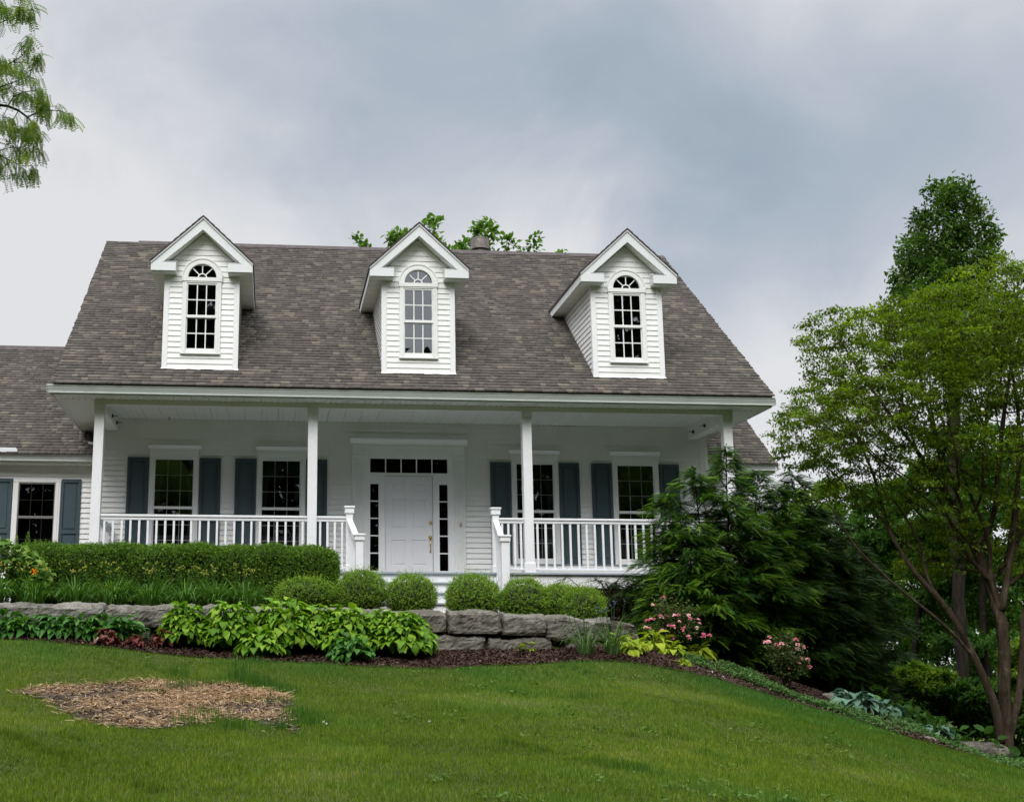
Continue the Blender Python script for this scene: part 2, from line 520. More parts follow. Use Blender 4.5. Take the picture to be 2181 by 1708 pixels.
# ------------------------------------------------------------------ terrain
CTRL = np.array([
    (-4.2, -15.9, .774), (-1.14, -15.9, .745), (1.5, -15.9, .60), (3.9, -13., .385), (-.38, -12, .977), (-5.5, -12, 1.05), (2.6, -11, .93),
    (-8, -15.9, .8), (-2.6, -23.7, 0.), (-10, -23.7, 0.1), (5, -23.7, -.3), (12, -20, -.8), (-12, -6, 1.95), (-2.6, -27, -.3),
    (-6.2, -6.6, 1.858), (-3.69, -7.2, 1.625), (-.347, -7.4, 1.476), (2., -6.8, 1.576), (3.236, -7, 1.377), (4.08, -7.3, 1.105), (5.41, -7.8, .673), (6.72, -8.5, .254),
    (-6.3, -6, 1.92), (-4.2, -6, 1.87), (-.16, -6.1, 1.711), (1.4, -6, 1.72), (2.58, -5.5, 1.80), (-12, -3, 2.2), (-12, 2, 2.3), (-6, -3, 2.1), (0, -3, 2.1),
    (3.6, -3, 1.8), (5.5, -3, 1.35), (7.2, -1, .9), (8, -6, -.05), (9.5, -9, -.5), (6.7, -5.5, .7), (12, -6, -1.5), (9, 0, 0.), (12, 3, -1.6), (0, 6, 2.1), (8, 8, 0.), (0, 14, 2.), (-12, 12, 2.3),
    (16, 12, -4.), (8, 20, -1.), (16, -10, -2.5), (18, 0, -4.)])


def _tps_fit(c):
    n = len(c)
    d = np.hypot(c[:, None, 0]-c[None, :, 0], c[:, None, 1]-c[None, :, 1])
    K = np.where(d > 0, d*d*np.log(d+1e-12), 0)+np.eye(n)*.02
    Pm = np.c_[np.ones(n), c[:, :2]]
    A = np.block([[K, Pm], [Pm.T, np.zeros((3, 3))]])
    return np.linalg.solve(A, np.r_[c[:, 2], np.zeros(3)])


_w = _tps_fit(CTRL)


def zlow(x, y):
    x = np.clip(np.asarray(x, float), -12, 18)
    y = np.clip(np.asarray(y, float), -26, 20)
    sh = np.broadcast(x, y).shape
    x, y = np.broadcast_to(x, sh).ravel(), np.broadcast_to(y, sh).ravel()
    out = np.empty(len(x))
    for i in range(0, len(x), 20000):
        xs, ys = x[i:i+20000], y[i:i+20000]
        d = np.hypot(xs[:, None]-CTRL[None, :, 0], ys[:, None]-CTRL[None, :, 1])
        out[i:i+20000] = np.where(d > 0, d*d*np.log(d+1e-12), 0)@_w[:-3]+_w[-3]+_w[-2]*xs+_w[-1]*ys
    return out.reshape(sh)


def sstep(a, b, x):
    k = np.clip((x-a)/(b-a), 0, 1)
    return k*k*(3-2*k)


WALLX = np.array([-14, -6.4, -4.2, -.15, 1.4, 2.2, 2.7, 3.0, 3.2])
WALLY = np.array([-6.05, -6.0, -6.0, -6.05, -5.95, -5.75, -5.45, -5.0, -4.2])


def wall_y(x):
    return np.interp(x, WALLX, WALLY)


def zg(x, y):
    """ground height, with the upper planting terrace behind the stone wall"""
    x = np.asarray(x, float)
    y = np.asarray(y, float)
    lo = zlow(x, y)
    top = np.interp(x, [-14, -6.4, -4.2, -.15, 1.4, 3.2], [2.36, 2.33, 2.3, 2.24, 2.19, 2.1]) + np.clip(y-wall_y(x)-.4, 0, 3)*.04
    k = sstep(.12, .34, y-wall_y(x))*(1-sstep(2.75, 3.25, x))*(1-sstep(1, 8, y))
    return lo*(1-k)+np.maximum(top, lo)*k


def g1(x, y):
    return float(zg(np.array([x]), np.array([y]))[0])


def on_ground(x, y, lo=-22., hi=6.):
    """where the measured sight line meets the ground"""
    d = ray(x, y)
    ys = np.linspace(-17.5, hi, 400)
    P = EYE[None, :]+((ys-EYE[1])/d[1])[:, None]*d[None, :]
    h = P[:, 2]-zg(P[:, 0], P[:, 1])
    i = np.argmax(h < 0)
    if h[i] >= 0:
        i = np.argmin(h)
    return P[i]


EX = np.array([-14, -6.2, -3.7, -.35, 2., 3.24, 4.08, 5.4, 6.7, 9, 12])
EY = np.array([-6.35, -6.6, -7.2, -7.4, -6.85, -7.0, -7.3, -7.8, -8.5, -10.4, -13])


def edge_y(x):
    return np.interp(x, EX, EY)


def grid_mesh(xs, ys, zf, yf=None):
    X, T = np.meshgrid(xs, ys)
    Y = T if yf is None else yf(X, T)
    Z = zf(X, Y)
    n, mm = len(xs), len(ys)
    V = np.c_[X.ravel(), Y.ravel(), Z.ravel()]
    i = np.arange(mm-1)[:, None]*n+np.arange(n-1)[None, :]
    i = i.ravel()
    return mesh_np(V, [np.c_[i, i+1, i+n+1, i+n]], smooth=True)


def ground_mat():
    m = bpy.data.materials.new('lawn_ground')
    m.use_nodes = True
    t = NT(m.node_tree)
    tc = t.n('ShaderNodeTexCoord').outputs['Object']
    a = t.n('ShaderNodeTexNoise', {'Vector': tc, 'Scale': .8, 'Detail': 4.0, 'Roughness': .6}).outputs[0]
    b = t.n('ShaderNodeTexNoise', {'Vector': tc, 'Scale': 30., 'Detail': 4.0, 'Roughness': .7}).outputs[0]
    col = t.ramp(a, ((.3, (.035, .065, .012)), (.6, (.07, .085, .022))))
    col = t.mix(t.n('ShaderNodeMapRange', {0: b, 1: .35, 2: .65, 3: 0., 4: .6}).outputs[0], col, (.055, .05, .025))
    p = t.n('ShaderNodeBsdfPrincipled', {'Base Color': col, 'Roughness': .95, 'Specular IOR Level': .1})
    t.n('ShaderNodeOutputMaterial', {0: p.outputs[0]})
    return m


ax = np.unique(np.r_[-600, -300, -120, -60, -30, np.arange(-18, 18, .22), 22, 30, 50, 80, 150, 300, 600])
ay = np.unique(np.r_[-600, -200, -80, -45, np.arange(-28, 8, .16), np.arange(8, 24, .6), 30, 45, 80, 160, 300, 600])
tag(link('ground', grid_mesh(ax, ay, zg), ground_mat()), kind='structure')


def mulch_mat():
    m = bpy.data.materials.new('dark_mulch')
    m.use_nodes = True
    t = NT(m.node_tree)
    tc = t.n('ShaderNodeTexCoord').outputs['Object']
    v = t.n('ShaderNodeTexVoronoi', {'Vector': tc, 'Scale': 32.}).outputs['Color']
    v = t.n('ShaderNodeSeparateColor', {0: v}).outputs[0]
    col = t.ramp(v, ((0, (.022, .013, .010)), (.5, (.05, .03, .024)), (1, (.10, .065, .05))))
    b = t.n('ShaderNodeTexNoise', {'Vector': tc, 'Scale': 45., 'Detail': 4.0}).outputs[0]
    nb = t.n('ShaderNodeBump', {'Height': b, 'Strength': 1., 'Distance': .03}).outputs[0]
    p = t.n('ShaderNodeBsdfPrincipled', {'Base Color': col, 'Roughness': .95, 'Specular IOR Level': .15, 'Normal': nb})
    t.n('ShaderNodeOutputMaterial', {0: p.outputs[0]})
    return m


M['mulch'] = mulch_mat()
wob = np.random.default_rng(3).normal(0, .035, 400)
xs = np.arange(-13, 8.2, .06)
wx = np.interp(xs, np.linspace(-13, 8.2, 400), np.convolve(wob, np.ones(3)/1.5, 'same'))
ts = np.r_[np.linspace(0, .17, 26), np.linspace(.18, 1, 50)]


def mul_y(X, T):
    e = edge_y(X)+np.interp(X, xs, wx)
    return e+T*(-.02-e)


tag(link('mulch_bed', grid_mesh(xs, ts, lambda X, Y: zg(X, Y)+.014+.012*np.sin(X*9.1+Y*3)*np.sin(Y*11), mul_y), M['mulch']), kind='structure')

# ------------------------------------------------------------------ the house
house = tag(empty('house', (0, 0, 2.2)), 'white clapboard house with brown shingle roof, three dormers and a long front porch', 'house')
PY_, FL = -1.876, 3.105
HX = 5.97                                         # half width of the front wall
SL = .788                                         # roof slope
roof_z = lambda y: 6.3+(y+2.46)*SL


def lap(mb, fx, z0, z1, L, R, holes=(), e=.1016, d=.027):
    """lap siding: every course leans out at its foot; fx(u, out, z) -> point"""
    z = z0
    while z < z1-.004:
        zt = min(z+e, z1)
        ivs = [(L(z), L(zt), R(z), R(zt))]
        for h in holes:
            r = h(z, zt)
            if r is None:
                continue
            new = []
            for (a, at_, b, bt) in ivs:
                if r[1] <= min(a, at_) or r[0] >= max(b, bt):
                    new.append((a, at_, b, bt))
                    continue
                if r[0] > a:
                    new.append((a, at_, r[0], r[0]))
                if r[1] < b:
                    new.append((r[1], r[1], b, bt))
            ivs = new
        for (a, at_, b, bt) in ivs:
            if b-a < .004 and bt-at_ < .004:
                continue
            mb.quad(fx(a, d, z), fx(b, d, z), fx(bt, .004, zt), fx(at_, .004, zt))
            mb.quad(fx(at_, .0035, zt), fx(bt, .0035, zt), fx(bt, -.001, zt+.014), fx(at_, -.001, zt+.014))
            mb.quad(fx(a, .0015, z+.013), fx(b, .0015, z+.013), fx(b, d, z), fx(a, d, z))
        z = zt


def rect_hole(x0, x1, z0, z1):
    return lambda a, b: (x0, x1) if (b > z0+.01 and a < z1-.01) else None


# front wall
WX = (-4.515, -2.475, 2.484, 4.50)
holes = [rect_hole(x-.37, x+.37, 3.49, 5.36) for x in WX] + [rect_hole(-.88, .88, FL, 5.46)]
mb = MB()
lap(mb, lambda u, d, z: (u, -d, z), 2.9, 6.139, lambda z: -HX+.02, lambda z: HX-.15, holes)
mb.build('front_wall', M['vinyl'], house, fix=False)
mb = MB()
for sx in (-1, 1):
    mb.cut()
    lap(mb, lambda u, d, z: (sx*(HX+d), u, z), 2.9, 10.2, lambda z: 0.02 if z < 6.3 else max(.02, (z-6.3)/SL-2.2), lambda z: 6.6 if z < 8.2 else 6.6-max(0, (z-8.2)/SL), ())
mb.build('side_wall', M['vinyl'], house, fix=False)
mb = MB()
for x0, x1, z0, z1 in [(-HX, WX[0]-.37, 2.3, 6.14), (WX[0]+.37, WX[1]-.37, 2.3, 6.14), (WX[1]+.37, -.88, 2.3, 6.14), (.88, WX[2]-.37, 2.3, 6.14), (WX[2]+.37, WX[3]-.37, 2.3, 6.14), (WX[3]+.37, HX, 2.3, 6.14)]:
    mb.box(x0, x1, .004, .12, z0, z1)
for x in WX:
    mb.box(x-.37, x+.37, .004, .12, 2.3, 3.49)
    mb.box(x-.37, x+.37, .004, .12, 5.36, 6.14)
mb.box(-.88, .88, .004, .12, 5.46, 6.14)
mb.cut()
mb.box(-HX+.01, HX-.01, 6.5, 6.6, 2.3, 8.2)
mb.build('wall_core', M['vinyl'], house)
# corner boards
mb = MB()
mb.box(HX-.15, HX+.02, -.026, .1, 2.9, 6.138)
for k in range(5):
    mb.box(HX-.135+k*.028, HX-.122+k*.028, -.032, -.0255, 3.0, 6.0)
mb.cut()
mb.box(-HX-.02, -HX+.1, -.026, .1, 2.9, 6.138)
mb.build('corner_board', M['vinyl'], house)


# roofs made of individual shingle tabs
def shingles(name, x0, x1, yb, zb, run, slope, parent, xl=None, seed=1, expo=.118):
    """courses from the eave (yb, zb) going up and back over the horizontal distance run"""
    r = np.random.default_rng(seed)
    L = run*math.sqrt(1+slope*slope)
    cy, cz = 1/math.sqrt(1+slope*slope), slope/math.sqrt(1+slope*slope)
    nc = int(L/expo)+1
    V, Q, A = [], [], []
    for i in range(nc):
        s0, s1 = i*expo, min(L, (i+1)*expo)
        a = x0-r.uniform(0, .3)
        run_v = r.uniform(.2, .6)
        while a < x1:
            w = r.choice([.10, .12, .14, .17, .22])
            b = a+w
            u = r.random()
            v = r.uniform(.05, .5) if u < .60 else (r.uniform(.5, .8) if u < .87 else r.uniform(.8, 1))
            A_, B_ = max(a, x0+r.uniform(-.012, .012)), min(b, x1+r.uniform(-.012, .012))
            a = b
            if B_-A_ < .01:
                continue
            th = r.choice([.010, .016, .022])
            sb = s0-r.uniform(0, .004)
            p = lambda x, s, h: (x, yb+s*cy-h*cz, zb+s*cz+h*cy)
            n = len(V)
            V += [p(A_, sb, th+.004), p(B_, sb, th+.004), p(B_, s1+.002, .003), p(A_, s1+.002, .003), p(A_, sb, -.004), p(B_, sb, -.004)]
            Q += [(n, n+1, n+2, n+3), (n+4, n+5, n+1, n), (n+4, n, n+3, n+3), (n+5, n+2, n+1, n+1)]
            A += [v]*6
    Q4 = np.array([q for q in Q if len(set(q)) == 4])
    Q3 = np.array([q[:3] for q in Q if len(set(q)) == 3])
    me = mesh_np(np.array(V), [Q4, Q3], {'v': A})
    return link(name, me, M['shingle'], parent)


RX0, RX1 = -6.46, 6.40
shingles('roof', RX0, RX1, -2.5, roof_z(-2.5), 3.29+2.5, SL, house, seed=2)
mb = MB()                                         # deck under the shingles and the back slope
RZ = roof_z(3.29)
mb.prism([(-2.47, roof_z(-2.47)-.012), (3.29, RZ-.012), (9.0, RZ-4.5), (9.0, RZ-4.55), (3.29, RZ-.1), (-2.40, roof_z(-2.40)-.10)], 'x', RX0+.02, RX1-.02)
mb.build('roof_deck', M['ridge'], house)
mb = MB()
x = -5.75
k = 0
while x < RX1:
    z0 = RZ+.012+.010*(k % 2)*0
    mb.prism([(3.13, RZ-.10), (3.29, RZ+.034), (3.45, RZ-.10), (3.29, RZ+.018)], 'x', x, min(x+.17, RX1+.01))
    x += .172
    k += 1
mb.build('ridge_cap', M['ridge'], house)
mb = MB()
for sx, xe in ((-1, RX0), (1, RX1)):              # rake boards
    a, b = (xe+.0, xe+.03) if sx < 0 else (xe-.03, xe)
    mb.cut()
    mb.prism([(-2.40, roof_z(-2.40)-.03), (3.29, RZ-.03), (3.29, RZ-.22), (-2.18, 6.27)], 'x', a, b)
mb.build('rake_board', M['gutter'], house)


def gutter_profile(y, z):
    """K-style gutter seen in section, front at y"""
    return [(y, z), (y+.012, z), (y+.012, z-.02), (y+.10, z-.02), (y+.10, z-.135), (y+.036, z-.135), (y+.034, z-.122), (y+.044, z-.118), (y+.030, z-.085), (y+.012, z-.05), (y+.006, z-.026), (y-.006, z-.022), (y-.006, z)]


def gutter(parent, x0, x1, y, z):
    mb = MB()
    mb.prism(gutter_profile(y, z), 'x', x0, x1)
    mb.box(x0-.004, x0-.0005, y-.004, y+.1, z-.135, z-.001)
    mb.box(x1+.0005, x1+.004, y-.004, y+.1, z-.135, z-.001)
    return mb.build('gutter', M['guttermetal'], parent, bevel=.002)


gutter(house, -6.55, 6.43, -2.46, 6.25)
mb = MB()                                          # front fascia and the level returns at both ends
mb.box(-6.50, 6.40, -2.358, -2.335, 6.095, 6.262)
mb.prism([(-2.334, 6.09), (1.55, 6.09), (1.55, 6.26), (-2.334, 6.26)], 'x', -6.50, -6.475)
mb.prism([(-2.334, 6.09), (1.0, 6.09), (1.0, 6.26), (-2.334, 6.26)], 'x', 6.375, 6.40)
mb.box(-6.475, -5.99, -2.3, 1.55, 6.235, 6.25)
mb.box(5.99, 6.375, -2.3, 1.0, 6.235, 6.25)
mb.build('fascia', M['gutter'], house)
# soffit panels, ribs across the front eave, ribs along X under the side returns
SOF = [(.0, .10), (.10, .20), (.20, .30)]


def ribs(mb, a0, a1, w, flat, fn):
    """flat(a,b) quads with a small V groove between"""
    a = a0
    k = 0
    while a < a1-.01:
        b = min(a+w, a1)
        g = .011 if k % 3 != 2 else .02
        fn(a+g/2, b-g/2, 0, 0)
        fn(b-g/2, b, 0, .012)
        if b < a1-.01:
            fn(b, b+g/2, .012, 0)
        a = b
        k += 1


mb = MB()
zs = 6.104
ribs(mb, -6.47, 6.37, .103, None, lambda a, b, h0, h1: mb.quad((a, -2.335, zs+h0), (b, -2.335, zs+h1), (b, -1.96, zs+h1), (a, -1.96, zs+h0)))
mb2 = MB()
for xa, xb, ye in ((-6.475, -5.78, 1.55), (5.78, 6.375, 1.0)):
    mb2.cut()
    ribs(mb2, -1.959, ye, .128, None, lambda a, b, h0, h1: mb2.quad((xa, a, zs+h0), (xb, a, zs+h0), (xb, b, zs+h1), (xa, b, zs+h1)))
mb.build('soffit', M['soffit'], house, fix=False)
mb2.build('side_soffit', M['soffit'], house, fix=False)
mb = MB()                                          # dark nibs at the panel ends: vent dots with painted groove-end shadows
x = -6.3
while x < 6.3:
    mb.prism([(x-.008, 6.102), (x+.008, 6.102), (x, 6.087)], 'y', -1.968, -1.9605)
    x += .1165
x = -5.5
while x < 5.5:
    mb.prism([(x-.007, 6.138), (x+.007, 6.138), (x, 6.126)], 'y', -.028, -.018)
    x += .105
tag(mb.build('soffit_vent_and_shadow', M['black'], house), kind='stuff')
mb = MB()                                          # porch ceiling
ribs(mb, -5.6, 5.6, .105, None, lambda a, b, h0, h1: mb.quad((a, -1.79, 6.140+h0*.4), (b, -1.79, 6.140+h1*.4), (b, -.0, 6.140+h1*.4), (a, -.0, 6.140+h0*.4)))
mb.build('porch_ceiling', M['soffit'], house, fix=False)
mb = MB()
for x in (-2.9, .15, 3.2):
    mb.cut()
    mb.tube([(x, -1.15, 6.141), (x, -1.15, 6.130)], .085, 20)
mb.build('ceiling_light', M['trim'], house)
mb = MB()                                          # beam
mb.box(-5.80, 5.80, -1.958, -1.79, 6.015, 6.16)
mb.box(-5.80, 5.80, -1.964, -1.9585, 6.085, 6.103)
mb.box(-5.80, -5.60, -1.789, -.03, 5.89, 6.16)
mb.box(5.60, 5.80, -1.789, -.03, 5.89, 6.16)
mb.build('porch_beam', M['soffit'], house, bevel=.004)
mb = MB()
for sx in (-1, 1):                                 # hooks on the inner faces of the side beams
    for yy in (-1.05, -.40):
        mb = MB()
        mb.tube([(sx*5.599, yy, 5.985), (sx*5.575, yy, 5.985)], .034, 12)
        mb.tube([(sx*5.575, yy, 5.985), (sx*5.51, yy, 5.985)], [.008, .006], 6)
        mb.tube([(sx*5.51, yy, 5.985), (sx*5.50, yy, 5.965)], .006, 6)
        mb.build('swing_hook', M['black'], house)
mb = MB()
mb.tube([(-4.63, -.22, 6.139), (-4.63, -.22, 6.115)], .012, 8)
for a in range(10):
    an, bn = a*math.pi/5, (a+1)*math.pi/5
    mb.tube([(-4.63+.018*math.cos(an), -.22, 6.10+.018*math.sin(an)), (-4.63+.018*math.cos(bn), -.22, 6.10+.018*math.sin(bn))], .004, 5)
mb.build('ceiling_hook', M['black'], house)
# downspout at the left end
mb = MB()
mb.tube([(-6.44, 1.2, 6.10), (-6.44, 1.2, 5.96), (-6.38, 1.1, 5.86), (-6.25, .9, 5.80), (-6.06, .5, 5.72), (-6.02, .3, 5.5), (-6.02, .3, 3.0)], .042, 8, ry=.75)
mb.build('downspout', M['gutter'], house, smooth=True)

# posts
PX = (-5.70, -1.936, 1.945, 5.70)
for x in PX:
    mb = MB()
    mb.box(x-.084, x+.084, PY_-.084, PY_+.084, FL+.001, 6.013)
    mb.cbox((x, PY_), .100, .100, 5.915, 6.012)
    mb.prism([(x-.100, 5.914), (x+.100, 5.914), (x+.086, 5.86), (x-.086, 5.86)], 'y', PY_-.092, PY_+.092)
    mb.cbox((x, PY_), .104, .104, FL+.002, FL+.165)
    mb.cbox((x, PY_), .094, .094, FL+.165, FL+.18)
    mb.build('porch_post', M['post'], house, bevel=.004)

# porch floor, skirt, steps
mb = MB()
mb.box(-5.90, 5.90, PY_-.15, -.001, FL-.038, FL)
mb.build('porch_floor', M['deck'], house, bevel=.006)
mb = MB()
mb.box(-5.84, 5.84, PY_-.10, PY_-.06, FL-.27, FL-.039)
mb.box(-5.84, -5.80, PY_-.06, 0, FL-.27, FL-.039)
mb.box(5.80, 5.84, PY_-.06, 0, FL-.27, FL-.039)
mb.build('porch_skirt', M['trim'], house, bevel=.003)
mb = MB()
mb.box(-5.80, 5.80, PY_-.055, -.02, .6, FL-.272)
mb.box(-HX, HX, -.019, .003, .6, 2.92)
mb.build('brick_foundation', M['brick'], house)
mb = MB()
mt = MB()
for k in range(4):
    y1, zt = PY_-.10-.28*k, FL-.19*(k+1)
    mb.box(-1.22, 1.22, y1-.28+.03, y1, 2.0, zt-.032) if k < 4 else None
    mt.box(-1.25, 1.25, y1-.29, y1-.001, zt-.030, zt)
mb.build('step_riser', M['trim'], house)
mt.build('stair_tread', M['deck'], house, bevel=.004)
for sx, xu, xl in ((-1, -1.271, -1.16), (1, 1.345, 1.32)):
    mb = MB()                                      # upper newel
    mb.cbox((xu, PY_), .062, .062, FL+.001, 4.13)
    mb.cbox((xu, PY_), .083, .083, 4.13, 4.225)
    mb.cbox((xu, PY_), .098, .098, 4.226, 4.262)
    mb.cbox((xu, PY_), .078, .078, FL+.0012, FL+.12)
    mb.build('newel_post', M['post'], house, bevel=.008, seg=2)
    mb = MB()                                      # lower newel
    yl = -2.86
    mb.cbox((xl, yl), .066, .066, 2.3, 3.56)
    mb.cbox((xl, yl), .086, .086, 3.561, 3.64)
    mb.cbox((xl, yl), .100, .100, 3.641, 3.675)
    mb.build('newel_post', M['post'], house, bevel=.008, seg=2)
    mb = MB()                                      # sloping handrail and its solid panel
    w = .052
    a, b = Vector((xu, PY_-.063, 4.03)), Vector((xl, yl+.067, 3.55))
    for (h0, h1) in ((-.10, 0),):
        vs = []
        for p in (a, b):
            vs += [(p.x-w, p.y, p.z+h0), (p.x+w, p.y, p.z+h0), (p.x+w, p.y, p.z+h1), (p.x-w, p.y, p.z+h1)]
        mb.add(vs, [(0, 1, 2, 3), (7, 6, 5, 4), (0, 4, 5, 1), (1, 5, 6, 2), (2, 6, 7, 3), (3, 7, 4, 0)])
    mb.build('handrail', M['post'], house, bevel=.008, seg=2)
    mb = MB()
    c = 7
    for k in range(1, c):
        p = a.lerp(b, k/c)
        mb.cut()
        mb.cbox((p.x, p.y), .018, .018, 2.45+(1-k/c)*.55, p.z-.101)
    mb.build('baluster', M['post'], house)
    mb = MB()
    vs = []
    for p, zb in ((a, FL-.02), (b, 2.42)):
        vs += [(p.x-.02, p.y, zb-.12), (p.x+.02, p.y, zb-.12), (p.x+.02, p.y, zb+.02), (p.x-.02, p.y, zb+.02)]
    mb.add(vs, [(0, 1, 2, 3), (7, 6, 5, 4), (0, 4, 5, 1), (1, 5, 6, 2), (2, 6, 7, 3), (3, 7, 4, 0)])
    mb.build('stair_stringer', M['post'], house)


# railings, one thing-part for each bay: rails with balusters as sub-parts
def railing(p, q, n):
    """from p to q (x, y) on the porch floor"""
    p, q = Vector((*p, 0)), Vector((*q, 0))
    d = (q-p).normalized()
    s = Vector((-d.y, d.x, 0))

    def bar(mb, a, b, w, z0, z1):
        vs = []
        for e in (a, b):
            vs += [(e-s*w)+Vector((0, 0, z0)), (e+s*w)+Vector((0, 0, z0)), (e+s*w)+Vector((0, 0, z1)), (e-s*w)+Vector((0, 0, z1))]
        mb.add(vs, [(0, 1, 2, 3), (7, 6, 5, 4), (0, 4, 5, 1), (1, 5, 6, 2), (2, 6, 7, 3), (3, 7, 4, 0)])
    mb = MB()
    bar(mb, p, q, .045, 4.040, 4.080)
    bar(mb, p, q, .026, 3.985, 4.0395)
    r = mb.build('porch_railing', M['post'], house, bevel=.006, seg=2)
    mb = MB()
    bar(mb, p, q, .026, 3.15, 3.19)
    mb.build('bottom_rail', M['post'], r, bevel=.004)
    L = (q-p).length
    for k in range(n):
        c = p+d*(L*(k+.5)/n)
        m2 = MB()
        m2.cbox(c, .018, .018, 3.1902, 3.9848)
        m2.build('baluster', M['post'], r)
    return r


railing((PX[0]+.085, PY_), (PX[1]-.085, PY_), 24)
railing((PX[1]+.085, PY_), (-1.271-.064, PY_), 4)
railing((1.345+.064, PY_), (PX[2]-.085, PY_), 4)
railing((PX[2]+.085, PY_), (PX[3]-.085, PY_), 24)
railing((PX[0], PY_+.085), (PX[0], -.03), 11)
railing((PX[3], PY_+.085), (PX[3], -.03), 11)


def window_unit(cx, y, hw, zb, zm0, zm1, zt, cols, rows, frame, parent, name='window', casing=.10, head=True, sub=True, munt=.011, room=.7, curtain=True, fmat=None):
    """double hung window: casing, sashes, meeting rail, glass, muntins, dark room behind"""
    fm = fmat or M['winframe']
    mb = MB()
    c = casing
    mb.box(cx-hw-c-.01, cx-hw-.02, y-.045, y+.003, zb-.09, zt+.03)          # casing
    mb.box(cx+hw+.02, cx+hw+c+.01, y-.045, y+.003, zb-.09, zt+.03)
    mb.box(cx-hw-c-.01, cx+hw+c+.01, y-.046, y+.003, zt+.031, zt+.06)
    mb.box(cx-hw-c-.02, cx+hw+c+.02, y-.06, y+.003, zb-.11, zb-.085)
    mb.box(cx-hw-c+.03, cx-hw-.021, y-.052, y-.0455, zb-.08, zt+.02)
    mb.box(cx+hw+.021, cx+hw+c-.03, y-.052, y-.0455, zb-.08, zt+.02)
    w = mb.build(name, M['vinyl'] if fmat is None else M['vinyl'], parent, bevel=.003)
    mb = MB()
    for (z0, z1, yy) in ((zm1, zt, y-.022), (zb, zm0, y-.006)):             # sashes
        mb.box(cx-hw-.019, cx-hw, yy-.012, yy+.02, z0-.03, z1+.028)
        mb.box(cx+hw, cx+hw+.019, yy-.012, yy+.02, z0-.03, z1+.028)
        mb.box(cx-hw, cx+hw, yy-.012, yy+.02, z1, z1+.028)
        mb.box(cx-hw, cx+hw, yy-.012, yy+.02, z0-.03, z0)
    mb.box(cx-hw-.02, cx+hw+.02, y-.040, y-.0345, (zm0+zm1)/2-.022, (zm0+zm1)/2+.022)
    mb.box(cx-hw-.019, cx+hw+.019, y-.03, y+.01, zb-.084, zb-.031)
    mb.build('sash', fm, w, bevel=.002)
    mb = MB()
    for (z0, z1, yy) in ((zm1, zt, y-.022), (zb, zm0, y-.006)):
        yy += 0 if munt > .01 else .0095
        for k in range(1, cols):
            x = cx-hw+2*hw*k/cols
            mb.box(x-munt, x+munt, yy-.004, yy+.0035, z0, z1)
        for k in range(1, rows):
            z = z0+(z1-z0)*k/rows
            mb.box(cx-hw, cx+hw, yy-.0046, yy+.003, z-munt, z+munt)
    mb.build('muntin', fm, w)
    mb = MB()
    mb.box(cx-hw, cx+hw, y-.0175, y-.0145, zm1, zt)
    mb.box(cx-hw, cx+hw, y-.0015, y+.0015, zb, zm0)
    mb.build('glass', M['glass'] if room > .1 else M['dglass'], w)
    mb = MB()
    x0, x1, y0, y1, z0, z1 = cx-hw-.015, cx+hw+.015, y+.013, y+room, zb-.02, zt+.02
    mb.quad((x0, y1, z0), (x1, y1, z0), (x1, y1, z1), (x0, y1, z1))
    mb.quad((x0, y0, z0), (x0, y1, z0), (x0, y1, z1), (x0, y0, z1))
    mb.quad((x1, y0, z0), (x1, y1, z0), (x1, y1, z1), (x1, y0, z1))
    mb.quad((x0, y0, z0), (x1, y0, z0), (x1, y1, z0), (x0, y1, z0))
    mb.quad((x0, y0, z1), (x1, y0, z1), (x1, y1, z1), (x0, y1, z1))
    mb.build('interior', M['room'], w, fix=False)
    if head:                                                               # entablature over the window
        mb = MB()
        mb.box(cx-.475, cx+.475, y-.05, y+.003, zt+.061, zt+.20)
        mb.box(cx-.40, cx+.40, y-.056, y-.0505, zt+.085, zt+.165)
        mb.prism([(y, zt+.201), (y-.055, zt+.201), (y-.062, zt+.22), (y-.085, zt+.255), (y-.10, zt+.262), (y-.10, zt+.278), (y, zt+.278)], 'x', cx-.505, cx+.505)
        mb.build('window_crown', M['vinyl'], w, bevel=.003)
    if curtain:                                                            # swag and side panels behind the glass
        yv = y+.12
        P, F = [], []
        nu, nv = 25, 9
        for j in range(nv):
            for i in range(nu):
                u = i/(nu-1)*2-1
                drop = .10+.22*(1-u*u)
                v = j/(nv-1)
                P.append((cx+u*(hw-.01), yv-.03*math.sin(v*22+u*u*5)*(1-abs(u)*.6), zt+.0-v*drop))
        for j in range(nv-1):
            for i in range(nu-1):
                a = j*nu+i
                F.append((a, a+1, a+nu+1, a+nu))
        for sx in (-1, 1):
            b = len(P)
            for j in range(8):
                for i in range(9):
                    v = j/7
                    wd = .17*(1-.55*math.sin(v*math.pi*.9))
                    P.append((cx+sx*(hw-.005-wd*i/8), yv+.04+.015*math.sin(i*2.4), zt-v*(zt-zb-.05)))
            for j in range(7):
                for i in range(8):
                    a = b+j*9+i
                    F.append((a, a+1, a+10, a+9))
        mb = MB()
        mb.add(P, F)
        mb.build('curtain', M['curtain'], w, smooth=True, fix=False)
    return w


